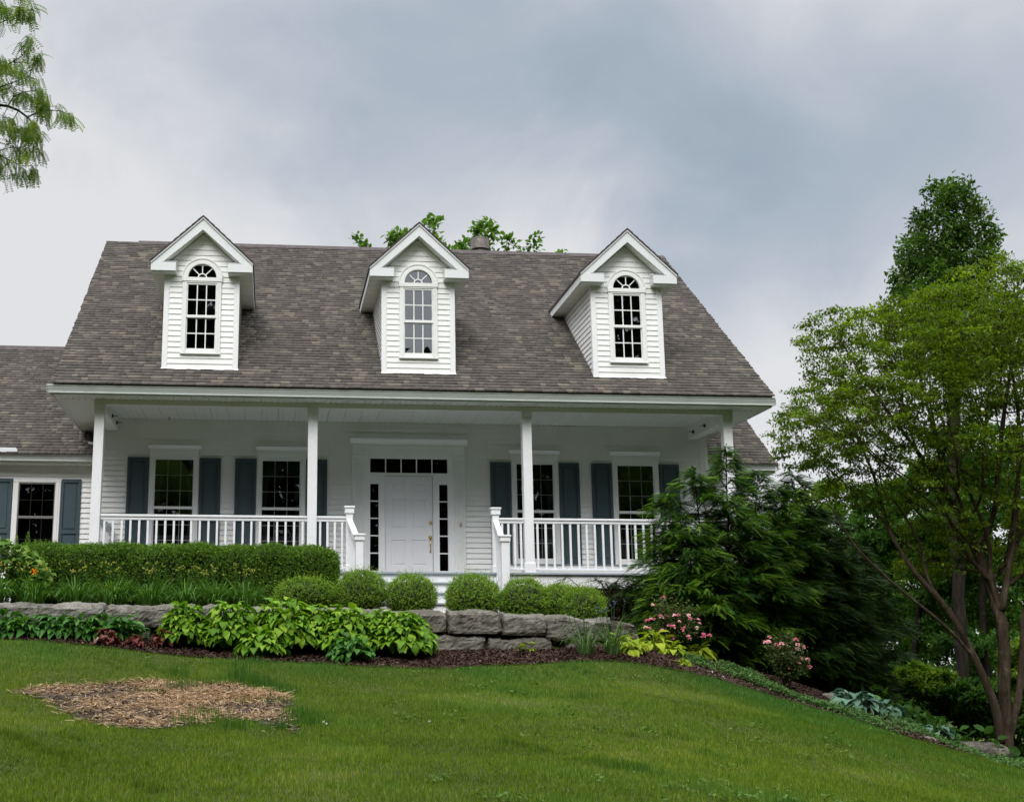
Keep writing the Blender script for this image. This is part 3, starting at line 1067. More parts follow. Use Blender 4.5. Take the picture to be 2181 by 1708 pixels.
def shutter(x0, x1, z0, z1, y, parent):
    mb = MB()
    mb.box(x0, x1, y-.030, y-.014, z0, z1)
    mid = z0+(z1-z0)*.40
    st = .05
    for a, b in ((x0, x0+st), (x1-st, x1)):
        mb.box(a, b, y-.056, y-.0301, z0, z1)
    for a, b in ((z0, z0+.09), (mid-.035, mid+.035), (z1-.07, z1)):
        mb.box(x0+st+.0005, x1-st-.0005, y-.0555, y-.0301, a, b)
    for a, b in ((z0+.125, mid-.07), (mid+.07, z1-.105)):
        mb.prism([(x0+st+.02, a-.012), (x1-st-.02, a-.012), (x1-st-.045, a+.013), (x0+st+.045, a+.013)], 'y', y-.032, y-.0302)
        mb.box(x0+st+.04, x1-st-.04, y-.043, y-.0303, a, b)
    mb.build('shutter', M['shutter'], parent, bevel=.005)


for x in WX:
    window_unit(x, 0, .358, 3.516, 4.40, 4.452, 5.35, 3, 3, None, house, munt=.007)
    shutter(x-.885, x-.482, 3.41, 5.388, 0, house)
    shutter(x+.482, x+.885, 3.41, 5.388, 0, house)

# front door with sidelights and transom
mb = MB()
yd = -.015
for a, b, z0, z1 in [(-.88, -.755, 3.125, 5.46), (.755, .88, 3.125, 5.46), (-.59, -.475, 3.125, 5.10), (.475, .59, 3.125, 5.10),
                     (-.755, -.59, 3.125, 3.262), (.59, .755, 3.125, 3.262), (-.755, -.59, 4.93, 5.10), (.59, .755, 4.93, 5.10),
                     (-.755, .755, 5.101, 5.15), (-.755, .755, 5.447, 5.46)]:
    mb.box(a, b, yd-.02, yd+.08, z0, z1)
for x in (-.475, .463):
    mb.box(x, x+.012, yd-.030, yd-.0205, 3.125, 5.09)
mb.box(-.475, .475, yd-.032, yd-.0205, 5.088, 5.10)
mb.build('door_frame', M['trim'], house, bevel=.003)
mb = MB()
mb.box(-.90, .90, -.10, .0, FL+.001, FL+.019)
mb.build('threshold', M['deck'], house)
yd2 = yd+.02
mb = MB()
mb.box(-.461, .461, yd2, yd2+.04, 3.126, 5.086)
panels = []
for sx in (-1, 1):
    xa, xb = (-.345, -.065) if sx < 0 else (.065, .345)
    panels += [(xa, xb, 3.36, 3.85), (xa, xb, 4.07, 4.65), (xa, xb, 4.79, 4.955)]
xs_ = [-.461, -.345, -.065, .065, .345, .461]
mb.box(-.461, -.345, yd2-.014, yd2-.0005, 3.126, 5.086)
mb.box(.345, .461, yd2-.014, yd2-.0005, 3.126, 5.086)
mb.box(-.065, .065, yd2-.014, yd2-.0005, 3.126, 5.086)
for z0, z1 in ((3.126, 3.36), (3.85, 4.07), (4.65, 4.79), (4.955, 5.086)):
    mb.box(-.3448, -.0652, yd2-.0138, yd2-.0005, z0, z1)
    mb.box(.0652, .3448, yd2-.0138, yd2-.0005, z0, z1)
for a, b, z0, z1 in panels:
    mb.box(a+.035, b-.035, yd2-.010, yd2-.0005, z0+.035, z1-.035)
door = mb.build('front_door', M['door'], house, bevel=.004)
mb = MB()
mb.tube([(.413, yd2-.015, 4.18), (.413, yd2-.035, 4.18)], [.034, .03], 16)
mb.build('deadbolt', M['brass'], door, smooth=True)
mb = MB()
mb.tube([(.411, yd2-.0145, 3.90), (.411, yd2-.03, 3.90)], [.036, .032], 16)
mb.tube([(.411, yd2-.031, 3.90), (.411, yd2-.045, 3.90), (.411, yd2-.06, 3.90), (.411, yd2-.075, 3.90), (.411, yd2-.082, 3.90)], [.014, .022, .03, .022, .004], 14)
mb.tube([(.411, yd2-.03, 3.86), (.411, yd2-.055, 3.84), (.411, yd2-.06, 3.76), (.411, yd2-.055, 3.68), (.411, yd2-.03, 3.64), (.411, yd2-.0145, 3.62)], [.01, .013, .008, .008, .011, .018], 8)
mb.build('handle', M['brass'], door, smooth=True)
mb = MB()
for s_ in (-1, 1):
    xa, xb = (.596*s_-.002, .750*s_) if s_ > 0 else (.750*s_, .596*s_)
    mb.box(min(xa, xb), max(xa, xb), yd+.004, yd+.008, 3.262, 4.93)
    mb.cut()
mb.box(-.755, .755, yd+.004, yd+.008, 5.15, 5.447)
sl = mb.build('sidelight_glass', M['glass'], house)
mb = MB()
for s_ in (-1, 1):
    for k in range(1, 5):
        z = 3.262+(4.93-3.262)*k/5
        mb.box(min(.59*s_, .755*s_), max(.59*s_, .755*s_), yd-.006, yd+.0035, z-.011, z+.011)
    mb.cut()
for k in range(1, 5):
    x = -.755+1.51*k/5
    mb.box(x-.011, x+.011, yd-.006, yd+.0035, 5.15, 5.447)
mb.box(-.755, .755, yd-.010, yd+.003, 5.425, 5.4465)
mb.build('sidelight_muntin', M['trim'], house)
mb = MB()
mb.quad((-.88, .35, 3.1), (.88, .35, 3.1), (.88, .35, 5.46), (-.88, .35, 5.46))
mb.quad((-.88, .07, 5.459), (.88, .07, 5.459), (.88, .35, 5.459), (-.88, .35, 5.459))
mb.quad((-.88, .07, 3.12), (.88, .07, 3.12), (.88, .35, 3.12), (-.88, .35, 3.12))
mb.quad((-.879, .07, 3.12), (-.879, .35, 3.12), (-.879, .35, 5.46), (-.879, .07, 5.46))
mb.quad((.879, .07, 3.12), (.879, .35, 3.12), (.879, .35, 5.46), (.879, .07, 5.46))
mb.build('hall_interior', M['room'], house, fix=False)
mb = MB()                                           # pilasters and entablature
for sx in (-1, 1):
    a, b = (.881, 1.10) if sx > 0 else (-1.10, -.881)
    mb.box(a, b, -.05, .003, FL+.02, 5.505)
    for k in range(6):
        xx = a+.03+k*.029
        mb.box(xx, xx+.014, -.057, -.0505, 3.3, 5.40)
    mb.box(a-.008, b+.008, -.062, -.0575, FL+.02, FL+.18)
    mb.box(a-.006, b+.006, -.062, -.0575, 5.44, 5.50)
mb.box(-.8805, .8805, -.04, .003, 5.4605, 5.505)
mb.box(-1.10, 1.10, -.055, .003, 5.506, 5.70)
for a, b in ((-1.09, -.89), (-.08, .08), (.89, 1.09)):
    mb.box(a, b, -.064, -.0555, 5.52, 5.69)
for sx in (-1, 1):
    for k in range(17):
        x = sx*(.13+k*.044)
        mb.box(x-.011, x+.011, -.068, -.0555, 5.645, 5.675)
    mb.box(min(sx*.10, sx*.87), max(sx*.10, sx*.87), -.061, -.0556, 5.55, 5.565)
mb.prism([(0, 5.701), (-.075, 5.701), (-.085, 5.73), (-.12, 5.775), (-.14, 5.785), (-.14, 5.815), (-.13, 5.825), (0, 5.825)], 'x', -1.15, 1.15)
mb.build('door_surround', M['vinyl'], house, bevel=.003)
mb = MB()
mb.box(.975, 1.025, -.066, -.0576, 4.105, 4.20)
db = mb.build('doorbell_plate', principled('pale_brass', (.55, .5, .38), .4, .1, 30), house, bevel=.004)
mb = MB()
mb.box(.993, 1.007, -.072, -.0665, 4.12, 4.18)
mb.build('doorbell_button', M['brass'], db, bevel=.002)


# dormers
def dormer(cx):
    d = empty('dormer', (cx, -1.96, 6.69), house)
    yf, yr = -1.96, -2.20
    hw, hin = .666, .581
    zb, ze = 6.68, 8.44
    pk, tipz, tipx = 9.478, 8.62, .91
    rs = (pk-tipz)/tipx
    archz, ar = 8.385, .258
    mb = MB()

    def arch_hole(a, b):
        if a < archz-.01 or a > archz+.34:
            return None
        r = math.sqrt(max(0, .315**2-(max(b-archz, 0))**2))
        return (cx-r, cx+r) if r > .05 else None
    gz = 9.23                                         # underside of the rake at the peak
    lap(mb, lambda u, dd, z: (u, yf-dd, z), zb, 9.2, lambda z: cx-(hin if z < 8.62 else min(hin, max(0, (gz-z)/rs))), lambda z: cx+(hin if z < 8.62 else min(hin, max(0, (gz-z)/rs))),
        [rect_hole(cx-.30, cx+.30, 7.06, 8.385), arch_hole], d=.017)
    mb.build('dormer_wall', M['vinyl'], d, fix=False)
    mb = MB()
    for s_ in (-1, 1):
        mb.cut()
        lap(mb, lambda u, dd, z: (cx+s_*(hw-.012+dd), u, z), zb-.1, ze, lambda z: yf+.07, lambda z: max(yf+.07, -2.46+(z-6.3)/SL+.05), (), d=.017)
    mb.build('dormer_cheek', M['vinyl'], d, fix=False)
    mb = MB()
    for s_ in (-1, 1):
        a, b = sorted((cx+s_*hin, cx+s_*(hw+.012)))
        mb.cut()
        mb.box(a, b, yf-.022, yf+.07, zb-.04, ze+.2)
    mb.build('dormer_corner_board', M['trim'], d, bevel=.006)
    mb = MB()                                          # flashing at the foot
    xs2 = np.linspace(cx-hw-.02, cx+hw+.02, 15)
    for i in range(14):
        f0 = -.052-.010*math.sin(i*1.7+cx)
        f1 = -.052-.010*math.sin((i+1)*1.7+cx)
        mb.quad((xs2[i], yf+f0, roof_z(yf+f0)+.018), (xs2[i+1], yf+f1, roof_z(yf+f1)+.018), (xs2[i+1], yf-.029, zb+.018), (xs2[i], yf-.029, zb+.018))
    mb.build('dormer_flashing', M['flashing'], d, fix=False)
    # roof slopes
    yb_ = lambda z: -2.46+(z-6.3)/SL
    mb = MB()
    for s_ in (-1, 1):
        P0 = (cx, yr-.03, pk+.012)
        P1 = (cx+s_*(tipx+.02), yr-.03, pk+.012-rs*(tipx+.02))
        P2 = (cx+s_*(tipx+.02), yb_(P1[2])+.15, P1[2])
        P3 = (cx, yb_(pk)+.15, pk+.012)
        dz = .028
        top = [P0, P1, P2, P3]
        bot = [(p[0], p[1], p[2]-dz) for p in top]
        mb.add(top+bot, [(0, 1, 2, 3), (7, 6, 5, 4), (0, 4, 5, 1), (1, 5, 6, 2), (2, 6, 7, 3), (3, 7, 4, 0)])
        nrow = 9
        for k in range(nrow):                          # course butts
            u0, u1 = k/nrow, (k+1)/nrow
            xa, xb = cx+s_*(tipx+.02)*(1-u0), cx+s_*(tipx+.02)*(1-u1)
            za, zb2 = pk+.012-rs*(tipx+.02)*(1-u0), pk+.012-rs*(tipx+.02)*(1-u1)
            mb.add([(xa, yr-.034, za+.016), (xa, yb_(za), za+.016), (xb, yb_(zb2), zb2+.003), (xb, yr-.034, zb2+.003), (xa, yr-.034, za-.003), (xa, yb_(za), za-.003)],
                   [(0, 1, 2, 3), (4, 5, 1, 0), (4, 0, 3)])
    mb.build('dormer_roof', M['ridge'], d, fix=False)
    # rake fascia with thin upper moulding, eave fascia, soffits
    mb = MB()
    for s_ in (-1, 1):
        X = lambda u: cx+s_*u
        mb.prism([(X(0), pk-.045), (X(tipx), tipz-.045), (X(tipx), ze+.001), (X(tipx-.04), ze+.001), (X(0), pk-.045-.205)], 'y', yr, yr+.022)
        mb.prism([(X(0), pk-.012), (X(tipx+.006), tipz-.018), (X(tipx+.006), tipz-.055), (X(0), pk-.049)], 'y', yr-.022, yr-.0005)
        yk = yb_(ze)+.12
        a, b = sorted((X(tipx-.022), X(tipx)))
        mb.prism([(yr+.0225, ze), (yk, ze), (yk+.2, tipz-.03), (yr+.0225, tipz-.03)], 'x', a, b)
    mb.build('dormer_fascia', M['gutter'], d, bevel=.002)
    mb = MB()
    for s_ in (-1, 1):
        mb.cut()
        X = lambda u: cx+s_*u
        # horizontal eave soffit with grooves
        xa, xb = X(.645), X(tipx-.022)
        ribs(mb, yr+.025, yb_(ze)+.10, .105, None, lambda a, b, h0, h1: mb.quad((xa, a, ze+.006+h0), (xb, a, ze+.006+h0), (xb, b, ze+.006+h1), (xa, b, ze+.006+h1)))
        # sloping soffit under the front overhang
        o = .235
        mb.quad((X(0), yr+.02, pk-o), (X(.80), yr+.02, pk-o-.80*rs), (X(.80), yf-.001, pk-o-.80*rs), (X(0), yf-.001, pk-o))
        for k in range(11):
            u = .04+k*.072
            mb.quad((X(u), yr+.021, pk-o-u*rs-.002), (X(u+.007), yr+.021, pk-o-(u+.007)*rs-.002), (X(u+.007), yf-.02, pk-o-(u+.007)*rs-.002), (X(u), yf-.02, pk-o-u*rs-.002)) if k % 2 else None
    mb.build('dormer_soffit', M['soffit'], d, fix=False)
    mb = MB()
    for s_ in (-1, 1):                                  # cornice returns
        mb.cut()
        X = lambda u: cx+s_*u
        a, b = sorted((X(.465), X(tipx-.002)))
        mb.box(a, b, yr-.003, yf-.0165, ze-.004, tipz-.015)
        mb.prism([(yr-.012, tipz-.014), (yf-.0165, tipz+.075), (yf-.0165, tipz-.014)], 'x', *sorted((X(.46), X(.72))))
        mb.box(*sorted((X(.475), X(tipx-.03))), yr+.02, yf-.0166, ze-.018, ze-.0045)
    mb.build('cornice_return', M['gutter'], d, bevel=.003)
    # window
    w = window_unit(cx, yf, .248, 7.063, 7.622, 7.680, 8.25, 3, 2, None, d, name='dormer_window', casing=.092, head=False, munt=.0101, room=.055, curtain=False)
    n = 24
    mb = MB()                                           # arched casing and sash ring
    for r0, r1, ya, yb2 in ((.268, .362, -.045, .01), (.255, .30, -.055, .006), (.345, .368, -.056, .004)):
        for k in range(n):
            a0, a1 = math.pi*k/n, math.pi*(k+1)/n
            p = [(cx+r*math.cos(a), archz+r*math.sin(a)) for r, a in ((r0, a0), (r1, a0), (r1, a1), (r0, a1))]
            mb.prism(p, 'y', yf+ya, yf+yb2)
    mb.box(cx-.362, cx+.362, yf-.058, yf+.003, 8.312, 8.384)
    mb.box(cx-.34, cx+.34, yf-.045, yf+.003, 8.281, 8.311)
    mb.build('arch_casing', M['vinyl'], d)
    mb = MB()
    p = [(cx+.262*math.cos(math.pi*k/n), archz+.262*math.sin(math.pi*k/n)) for k in range(n+1)]
    mb.prism(p, 'y', yf-.012, yf-.009)
    mb.build('arch_glass', M['dglass'], d)
    mb = MB()
    p = [(cx+.27*math.cos(math.pi*k/n), archz-.005+.27*math.sin(math.pi*k/n)) for k in range(n+1)]
    mb.prism(p, 'y', yf+.04, yf+.045)
    mb.build('arch_backing', M['room'], d)
    mb = MB()
    for an in (45, 90, 135):
        c, s2 = math.cos(math.radians(an)), math.sin(math.radians(an))
        q = [(cx+r*c+o_*s2, archz+r*s2-o_*c) for r, o_ in ((.075, -.009), (.075, .009), (.258, .009), (.258, -.009))]
        mb.prism(q, 'y', yf-.022, yf-.0125)
    for k in range(12):
        a0, a1 = math.pi*k/12, math.pi*(k+1)/12
        q = [(cx+r*math.cos(a), archz+r*math.sin(a)) for r, a in ((.066, a0), (.086, a0), (.086, a1), (.066, a1))]
        mb.prism(q, 'y', yf-.023, yf-.0125)
    mb.build('sunburst_muntin', M['winframe'], d)
    return d


for cx in (-3.974, -.028, 3.885):
    dormer(cx)

# flue behind the ridge
mb = MB()
fx, fy = 2.14, 3.8
mb.tube([(fx, fy, 10.2), (fx, fy, 11.04)], .17, 24)
mb.tube([(fx, fy, 11.04), (fx, fy, 11.31)], .213, 28)
mb.tube([(fx, fy, 11.045), (fx, fy, 11.065)], .222, 28)
mb.tube([(fx, fy, 11.285), (fx, fy, 11.312)], .218, 28)
mb.build('flue', M['flue'], house, bevel=.003)


# side wings
def wing(x0, x1, rx0, rx1, seed, brick):
    mb = MB()
    hl = [rect_hole(-7.64, -6.87, 3.45, 5.02)] if x0 < 0 else ()
    lap(mb, lambda u, d, z: (u, 1-d, z), 2.6, 5.345, lambda z: x0, lambda z: x1, hl)
    if x0 > 0:
        lap(mb, lambda u, d, z: (x1+d, u, z), 2.6, 8.5, lambda z: 1+max(0, (z-5.4)/SL), lambda z: 8-max(0, (z-5.4)/SL), ())
    mb.build('wing_wall', M['vinyl'], house, fix=False)
    mb = MB()
    if x0 < 0:
        mb.box(x0, -7.64, 1.004, 1.1, 2.2, 5.34)
        mb.box(-6.87, x1, 1.004, 1.1, 2.2, 5.34)
        mb.box(-7.64, -6.87, 1.004, 1.1, 2.2, 3.45)
        mb.box(-7.64, -6.87, 1.004, 1.1, 5.02, 5.34)
    else:
        mb.box(x0, x1-.004, 1.004, 7.9, 2.5, 5.34)
    mb.build('wing_wall_core', M['vinyl'], house)
    mb = MB()
    mb.box(x0, x1-.01, 1.01, 7.8, -1.0 if brick else 2.0, 2.62)
    mb.build('wing_foundation', M['brick'], house)
    shingles('wing_roof', rx0, rx1, .56, 5.52, 3.94, SL, house, seed=seed)
    mb = MB()
    mb.prism([(.6, 5.535), (4.5, 8.60), (8.4, 5.53), (8.4, 5.45), (4.5, 8.5), (.65, 5.46)], 'x', rx0+.02, rx1-.02)
    mb.prism([(4.34, 8.52), (4.5, 8.665), (4.66, 8.52), (4.5, 8.62)], 'x', rx0, rx1)
    mb.build('wing_roof_deck', M['ridge'], house)
    if x0 > 0:
        mb = MB()
        mb.prism([(.62, 5.50), (4.5, 8.56), (8.4, 5.5), (8.4, 5.3), (4.5, 8.38), (.62, 5.34)], 'x', rx1-.03, rx1-.003)
        mb.build('wing_rake_board', M['gutter'], house)
    gutter(house, rx0, rx1+.03, .6, 5.53)
    mb = MB()
    mb.box(rx0, rx1, .702, .72, 5.35, 5.50)
    ribs(mb, rx0, rx1, .10, None, lambda a, b, h0, h1: mb.quad((a, .72, 5.352+h0), (b, .72, 5.352+h1), (b, 1.0, 5.352+h1), (a, 1.0, 5.352+h0)))
    mb.build('wing_soffit', M['soffit'], house, fix=False)


wing(-12.5, -HX-.03, -12.7, -6.0, 5, False)
wing(HX+.03, 7.35, 6.0, 7.67, 6, True)
lw = window_unit(-7.255, 1.0, .335, 3.50, 4.30, 4.355, 4.985, 3, 2, None, house, name='window', casing=.115, head=False, munt=.007, curtain=False, fmat=M['greyframe'])
mb = MB()
mb.box(-7.64, -7.60, .975, .999, 3.45, 5.02)
mb.box(-6.91, -6.87, .975, .999, 3.45, 5.02)
mb.box(-7.64, -6.87, .975, .999, 5.014, 5.05)
mb.build('screen_frame', M['greyframe'], lw)
shutter(-6.784, -6.402, 3.35, 5.088, 1.0, house)
shutter(-8.108, -7.726, 3.35, 5.088, 1.0, house)
mb = MB()                                            # white metal end box lying on the left gutter
p = at(37, 957, .6)
mb.prism([(p[0], 5.532), (p[0], 5.60), (p[0]-.03, 5.64), (p[0]-.45, 5.64), (p[0]-.45, 5.532)], 'y', .59, .72)
mb.build('gutter_guard_box', M['gutter'], house, bevel=.005)
from mathutils import noise as mnoise

# ------------------------------------------------------------------ plants: leaf templates and builders
def unit(a):
    return a/np.maximum(np.linalg.norm(a, axis=-1, keepdims=True), 1e-9)


# simple leaves: x across, y along, z up; faces as two polygon lists
T_LEAF = (np.array([(0, 0, 0), (-.26, .42, .07), (0, 1, -.06), (.26, .42, .07)]), [np.array([(0, 3, 2), (0, 2, 1)])])
T_OVAL = (np.array([(0, 0, 0), (-.22, .22, .05), (-.27, .58, .06), (0, 1, -.05), (.27, .58, .06), (.22, .22, .05), (0, .5, -.02)]),
          [np.array([(0, 5, 6), (0, 6, 1), (5, 4, 6), (6, 2, 1), (4, 3, 6), (6, 3, 2)])])
T_NEEDLE = (np.array([(-.09, 0, 0), (.09, 0, 0), (0, 1, -.05)]), [np.array([(0, 1, 2)])])


def strap(n=6, w=.03, arch=1.2, lift=1.0):
    """long arching blade of length about 1"""
    V, F = [], []
    y = z = 0.
    a = math.radians(80)*lift
    for i in range(n+1):
        u = i/n
        ww = w*math.sin(min(1, u*3+.35)*math.pi/2)*(1-u**2.2)+.002
        V += [(-ww, y, z+.012*(1-u)), (0, y, z), (ww, y, z+.012*(1-u))]
        y += math.cos(a)/n
        z += math.sin(a)/n
        a -= arch*math.radians(150)/n*(.35+u)
    for i in range(n):
        b = 3*i
        F += [(b, b+1, b+4, b+3), (b+1, b+2, b+5, b+4)]
    return np.array(V), [np.array(F)]


def hosta(nl=7, nw=5, w=.36, arch=.55, cup=.22, wave=.03, pet=.0):
    """broad pointed leaf with cupped, wavy surface"""
    V, F = [], []
    for i in range(nl):
        u = i/(nl-1)
        ww = w*(math.sin(math.pi*min(1, u*.98+.02)**.78)**.8) if 0 < u < 1 else (.02 if u == 0 else 0.004)
        yy = math.sin(u*arch*1.3)/(arch*1.3) if arch else u
        zz = -(1-math.cos(u*arch*1.3))/(arch*1.3)+.05*math.sin(u*math.pi)
        for j in range(nw):
            v = j/(nw-1)*2-1
            V.append((v*ww, yy, zz+cup*ww*abs(v)**1.2+wave*math.sin(u*14+v*3)*abs(v)))
    for i in range(nl-1):
        for j in range(nw-1):
            a = i*nw+j
            F.append((a, a+1, a+nw+1, a+nw))
    return np.array(V), [np.array(F)]


def place(tmpl, P, D, N, S, v, sx=None):
    """many copies of a template: base P, axis D, upper side N, length S, shade v"""
    V0, F0 = tmpl
    P, D, N = np.asarray(P, float), unit(np.asarray(D, float)), np.asarray(N, float)
    X = unit(np.cross(D, N))
    Z = np.cross(X, D)
    S = np.broadcast_to(np.asarray(S, float), (len(P),))
    SX = S if sx is None else S*sx
    V = P[:, None]+(V0[None, :, 0:1]*SX[:, None, None])*X[:, None]+(V0[None, :, 1:2]*S[:, None, None])*D[:, None]+(V0[None, :, 2:3]*S[:, None, None])*Z[:, None]
    k = len(V0)
    off = (np.arange(len(P))*k)[:, None, None]
    polys = [(f[None]+off).reshape(-1, f.shape[1]) for f in F0]
    return V.reshape(-1, 3), polys, np.repeat(np.broadcast_to(v, (len(P),)), k)


def merge(parts):
    V, A, polys, b = [], [], [], 0
    for v, p, a in parts:
        V.append(v)
        A.append(a)
        polys += [q+b for q in p]
        b += len(v)
    by = {}
    for q in polys:
        by.setdefault(q.shape[1], []).append(q)
    return np.concatenate(V), [np.concatenate(x) for x in by.values()], np.concatenate(A)


def leaves(name, parts, mat, parent, smooth=False, origin=None):
    V, polys, A = merge(parts)
    if origin is not None:
        V = V-np.asarray(origin)
    o = link(name, mesh_np(V, polys, {'v': np.clip(A, 0, 1)}, smooth), mat)
    if parent is not None:
        o.parent = parent
        if origin is None:
            o.matrix_parent_inverse = world_of(parent).inverted()
    return o


def rdir(r, n):
    return unit(r.normal(size=(n, 3)))


# ---- clipped box bushes: shell of short sprigs around a dark core
def sprigs(r, P, Nrm, n_leaf, leaf, ln, up=.35, spread=.9, vbase=.52, tmpl=T_LEAF):
    """short leafy sprigs standing out of a surface"""
    n = len(P)
    ax = unit(Nrm+np.array([0, 0, up])+r.normal(0, .35, (n, 3)))
    L = ln*r.uniform(.6, 1.5, n)
    vv = vbase+r.normal(0, .15, n)
    out = []
    for k in range(n_leaf):
        t_ = (k+.5)/n_leaf
        base = P+ax*(L*t_)[:, None]
        d = unit(ax*(.5+.5*t_)+rdir(r, n)*spread)
        nn = unit(rdir(r, n)+ax)
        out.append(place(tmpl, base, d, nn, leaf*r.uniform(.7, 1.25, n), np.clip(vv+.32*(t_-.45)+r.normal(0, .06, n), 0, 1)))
    return out


def sphere_pts(r, n, rad, zc, squash):
    d = rdir(r, n)
    d = d[d[:, 2] > -.75]
    bump = 1+.05*np.sin(d[:, 0]*7+1)*np.sin(d[:, 1]*6)+.03*np.sin(d[:, 2]*11+d[:, 0]*9)
    P = d*np.array([rad, rad, rad*squash])*(bump*r.uniform(.86, 1.0, len(d)))[:, None]+np.array([0, 0, zc])
    return P, unit(d/np.array([1, 1, squash]))


def core(name, rad, zc, squash, mat, parent):
    import bmesh
    bm = bmesh.new()
    bmesh.ops.create_icosphere(bm, subdivisions=3, radius=1)
    for v in bm.verts:
        k = 1+.06*math.sin(v.co.x*6)*math.sin(v.co.y*5+v.co.z*4)
        v.co = Vector((v.co.x*rad*k, v.co.y*rad*k, v.co.z*rad*squash*k+zc))
    me = bpy.data.meshes.new(name)
    bm.to_mesh(me)
    bm.free()
    o = link(name, me, mat)
    o.parent = parent
    return o


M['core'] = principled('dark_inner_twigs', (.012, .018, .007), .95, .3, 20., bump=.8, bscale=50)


def boxwood(seed, loc, label=None):
    r = np.random.default_rng(seed)
    root = empty('boxwood_bush', loc)
    P, N = sphere_pts(r, 3400, .44, .38, .86)
    parts = sprigs(r, P, N, 6, .024, .055)
    P2, N2 = sphere_pts(r, 420, .46, .39, .88)
    parts += sprigs(r, P2, N2, 7, .024, .12, up=.9, vbase=.66)
    leaves('foliage', parts, M['l_box'], root, origin=(0, 0, 0))
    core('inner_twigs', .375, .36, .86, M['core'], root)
    return root


def in_row(x, y, Y):
    p = at(x, y, Y)
    return p


BX = [  # (screen x of centre, sight y of middle, Y, size)
    (650, 1236, -4.55, .98, 1.18, 'broad low boxwood ball at the right end of the long clipped hedge, behind the hostas'),
    (769, 1250, -4.6, .97, 1.0, 'round boxwood ball below the left side of the front steps, beside the broad one'),
    (876, 1254, -4.6, .97, 1.02, 'round boxwood ball in front of the door, left of the gap showing the steps'),
    (1006, 1257, -4.7, 1.06, 1.0, 'round boxwood ball right of the gap showing the steps, above the big squared stone'),
    (1116, 1262, -4.65, 1.0, 1.0, 'boxwood ball between the one right of the steps gap and the last two balls'),
    (1190, 1272, -4.45, .95, 1.0, 'boxwood ball half hidden in the last pair at the right end of the row'),
    (1241, 1280, -4.75, .96, .92, 'outermost boxwood ball at the right end of the row, above the iris clump')]
bsrc = [boxwood(11, (0, 0, 0)), boxwood(12, (0, 0, 0))]
bz = {}
for i, (sx_, sy_, Y, s, wx_, lab) in enumerate(BX):
    p = at(sx_, sy_, Y)
    o = bsrc[i] if i < 2 else copy_thing(bsrc[i % 2], (0, 0, 0))
    zgr = g1(p[0], p[1])-.02
    topz = at(sx_, (1222, 1205, 1214, 1213, 1223, 1236, 1241)[i], Y)[2]   # measured height of its top
    S_ = max((topz-zgr)/.86, (.62, .86, .88, .9, .88, .85, .84)[i]*s)
    o.location = (p[0], p[1], topz-.86*S_)
    o.rotation_euler = (0, 0, i*1.3)
    o.scale = (s*wx_*.86, s*wx_*.86, S_)
    tag(o, lab, 'bush', 'clipped boxwood balls along the stone wall')

# ---- clipped hedge
r = np.random.default_rng(21)
hl, hr = at(30, 1200, -3.9), at(716, 1200, -3.9)
hx0, hx1 = hl[0], hr[0]
hy0, hy1 = -4.35, -3.35
hb = g1(-5, -3.9)-.02
ht = at(300, 1166, -3.9)[2]
root = empty('clipped_hedge', ((hx0+hx1)/2, -3.85, hb))
n = 26000
u = r.uniform(-1, 1, n)
face = r.choice(4, n, p=[.48, .38, .08, .06])
xx = hx0+(hx1-hx0)*(u*.5+.5)
Pp = np.zeros((n, 3))
Nn = np.zeros((n, 3))
a = r.uniform(0, 1, n)
top = ht-.05*np.abs(u)**6+.022*np.sin(xx*3.1)+.028*np.sin(xx*1.3+1)
rnd = .16
f = face == 0
Pp[f] = np.c_[xx[f], np.full(f.sum(), hy0)+.03*np.sin(xx[f]*4)*np.sin(a[f]*7), hb+.05+a[f]*(top[f]-hb-.05)]
Nn[f] = (0, -1, .1)
f = face == 1
Pp[f] = np.c_[xx[f], hy0+a[f]*(hy1-hy0), top[f]]
Nn[f] = (0, 0, 1)
f = face == 2
Pp[f] = np.c_[np.full(f.sum(), hx1), hy0+r.uniform(0, 1, f.sum())*(hy1-hy0), hb+a[f]*(ht-hb)]
Nn[f] = (1, 0, 0)
f = face == 3
Pp[f] = np.c_[np.full(f.sum(), hx0), hy0+r.uniform(0, 1, f.sum())*(hy1-hy0), hb+a[f]*(ht-hb)]
Nn[f] = (-1, 0, 0)
# round the edges: pull points near edges towards the rounded box
cy_, cz_ = (hy0+hy1)/2, (hb+ht)/2
hxh, hyh, hzh = (hx1-hx0)/2, (hy1-hy0)/2, (ht-hb)/2
C = np.array([(hx0+hx1)/2, cy_, cz_])
rd = .26
q = Pp-C
inner = np.clip(q, -np.array([hxh-rd, hyh-rd, hzh-rd]), np.array([hxh-rd, hyh-rd, hzh-rd]))
dq = q-inner
ln = np.linalg.norm(dq, axis=1, keepdims=True)
Pp = np.where(ln > 1e-6, C+inner+dq/np.maximum(ln, 1e-6)*rd, Pp)
Nn = np.where(ln > 1e-6, dq/np.maximum(ln, 1e-6), Nn)
Pp += Nn*(.030*np.sin(Pp[:, 0]*5.3)*np.sin(Pp[:, 2]*7+Pp[:, 1]*6)+.02*np.sin(Pp[:, 0]*11+2)*np.sin(Pp[:, 2]*13))[:, None]
Pp -= Nn*r.uniform(0, .06, (n, 1))
leaves('foliage', sprigs(r, Pp, Nn, 5, .026, .055, vbase=.5), M['l_hedge'], root)
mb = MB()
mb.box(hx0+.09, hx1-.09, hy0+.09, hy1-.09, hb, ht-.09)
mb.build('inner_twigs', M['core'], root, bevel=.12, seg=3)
tag(root, 'long low hedge clipped to a flat top in front of the left porch railing', 'hedge')

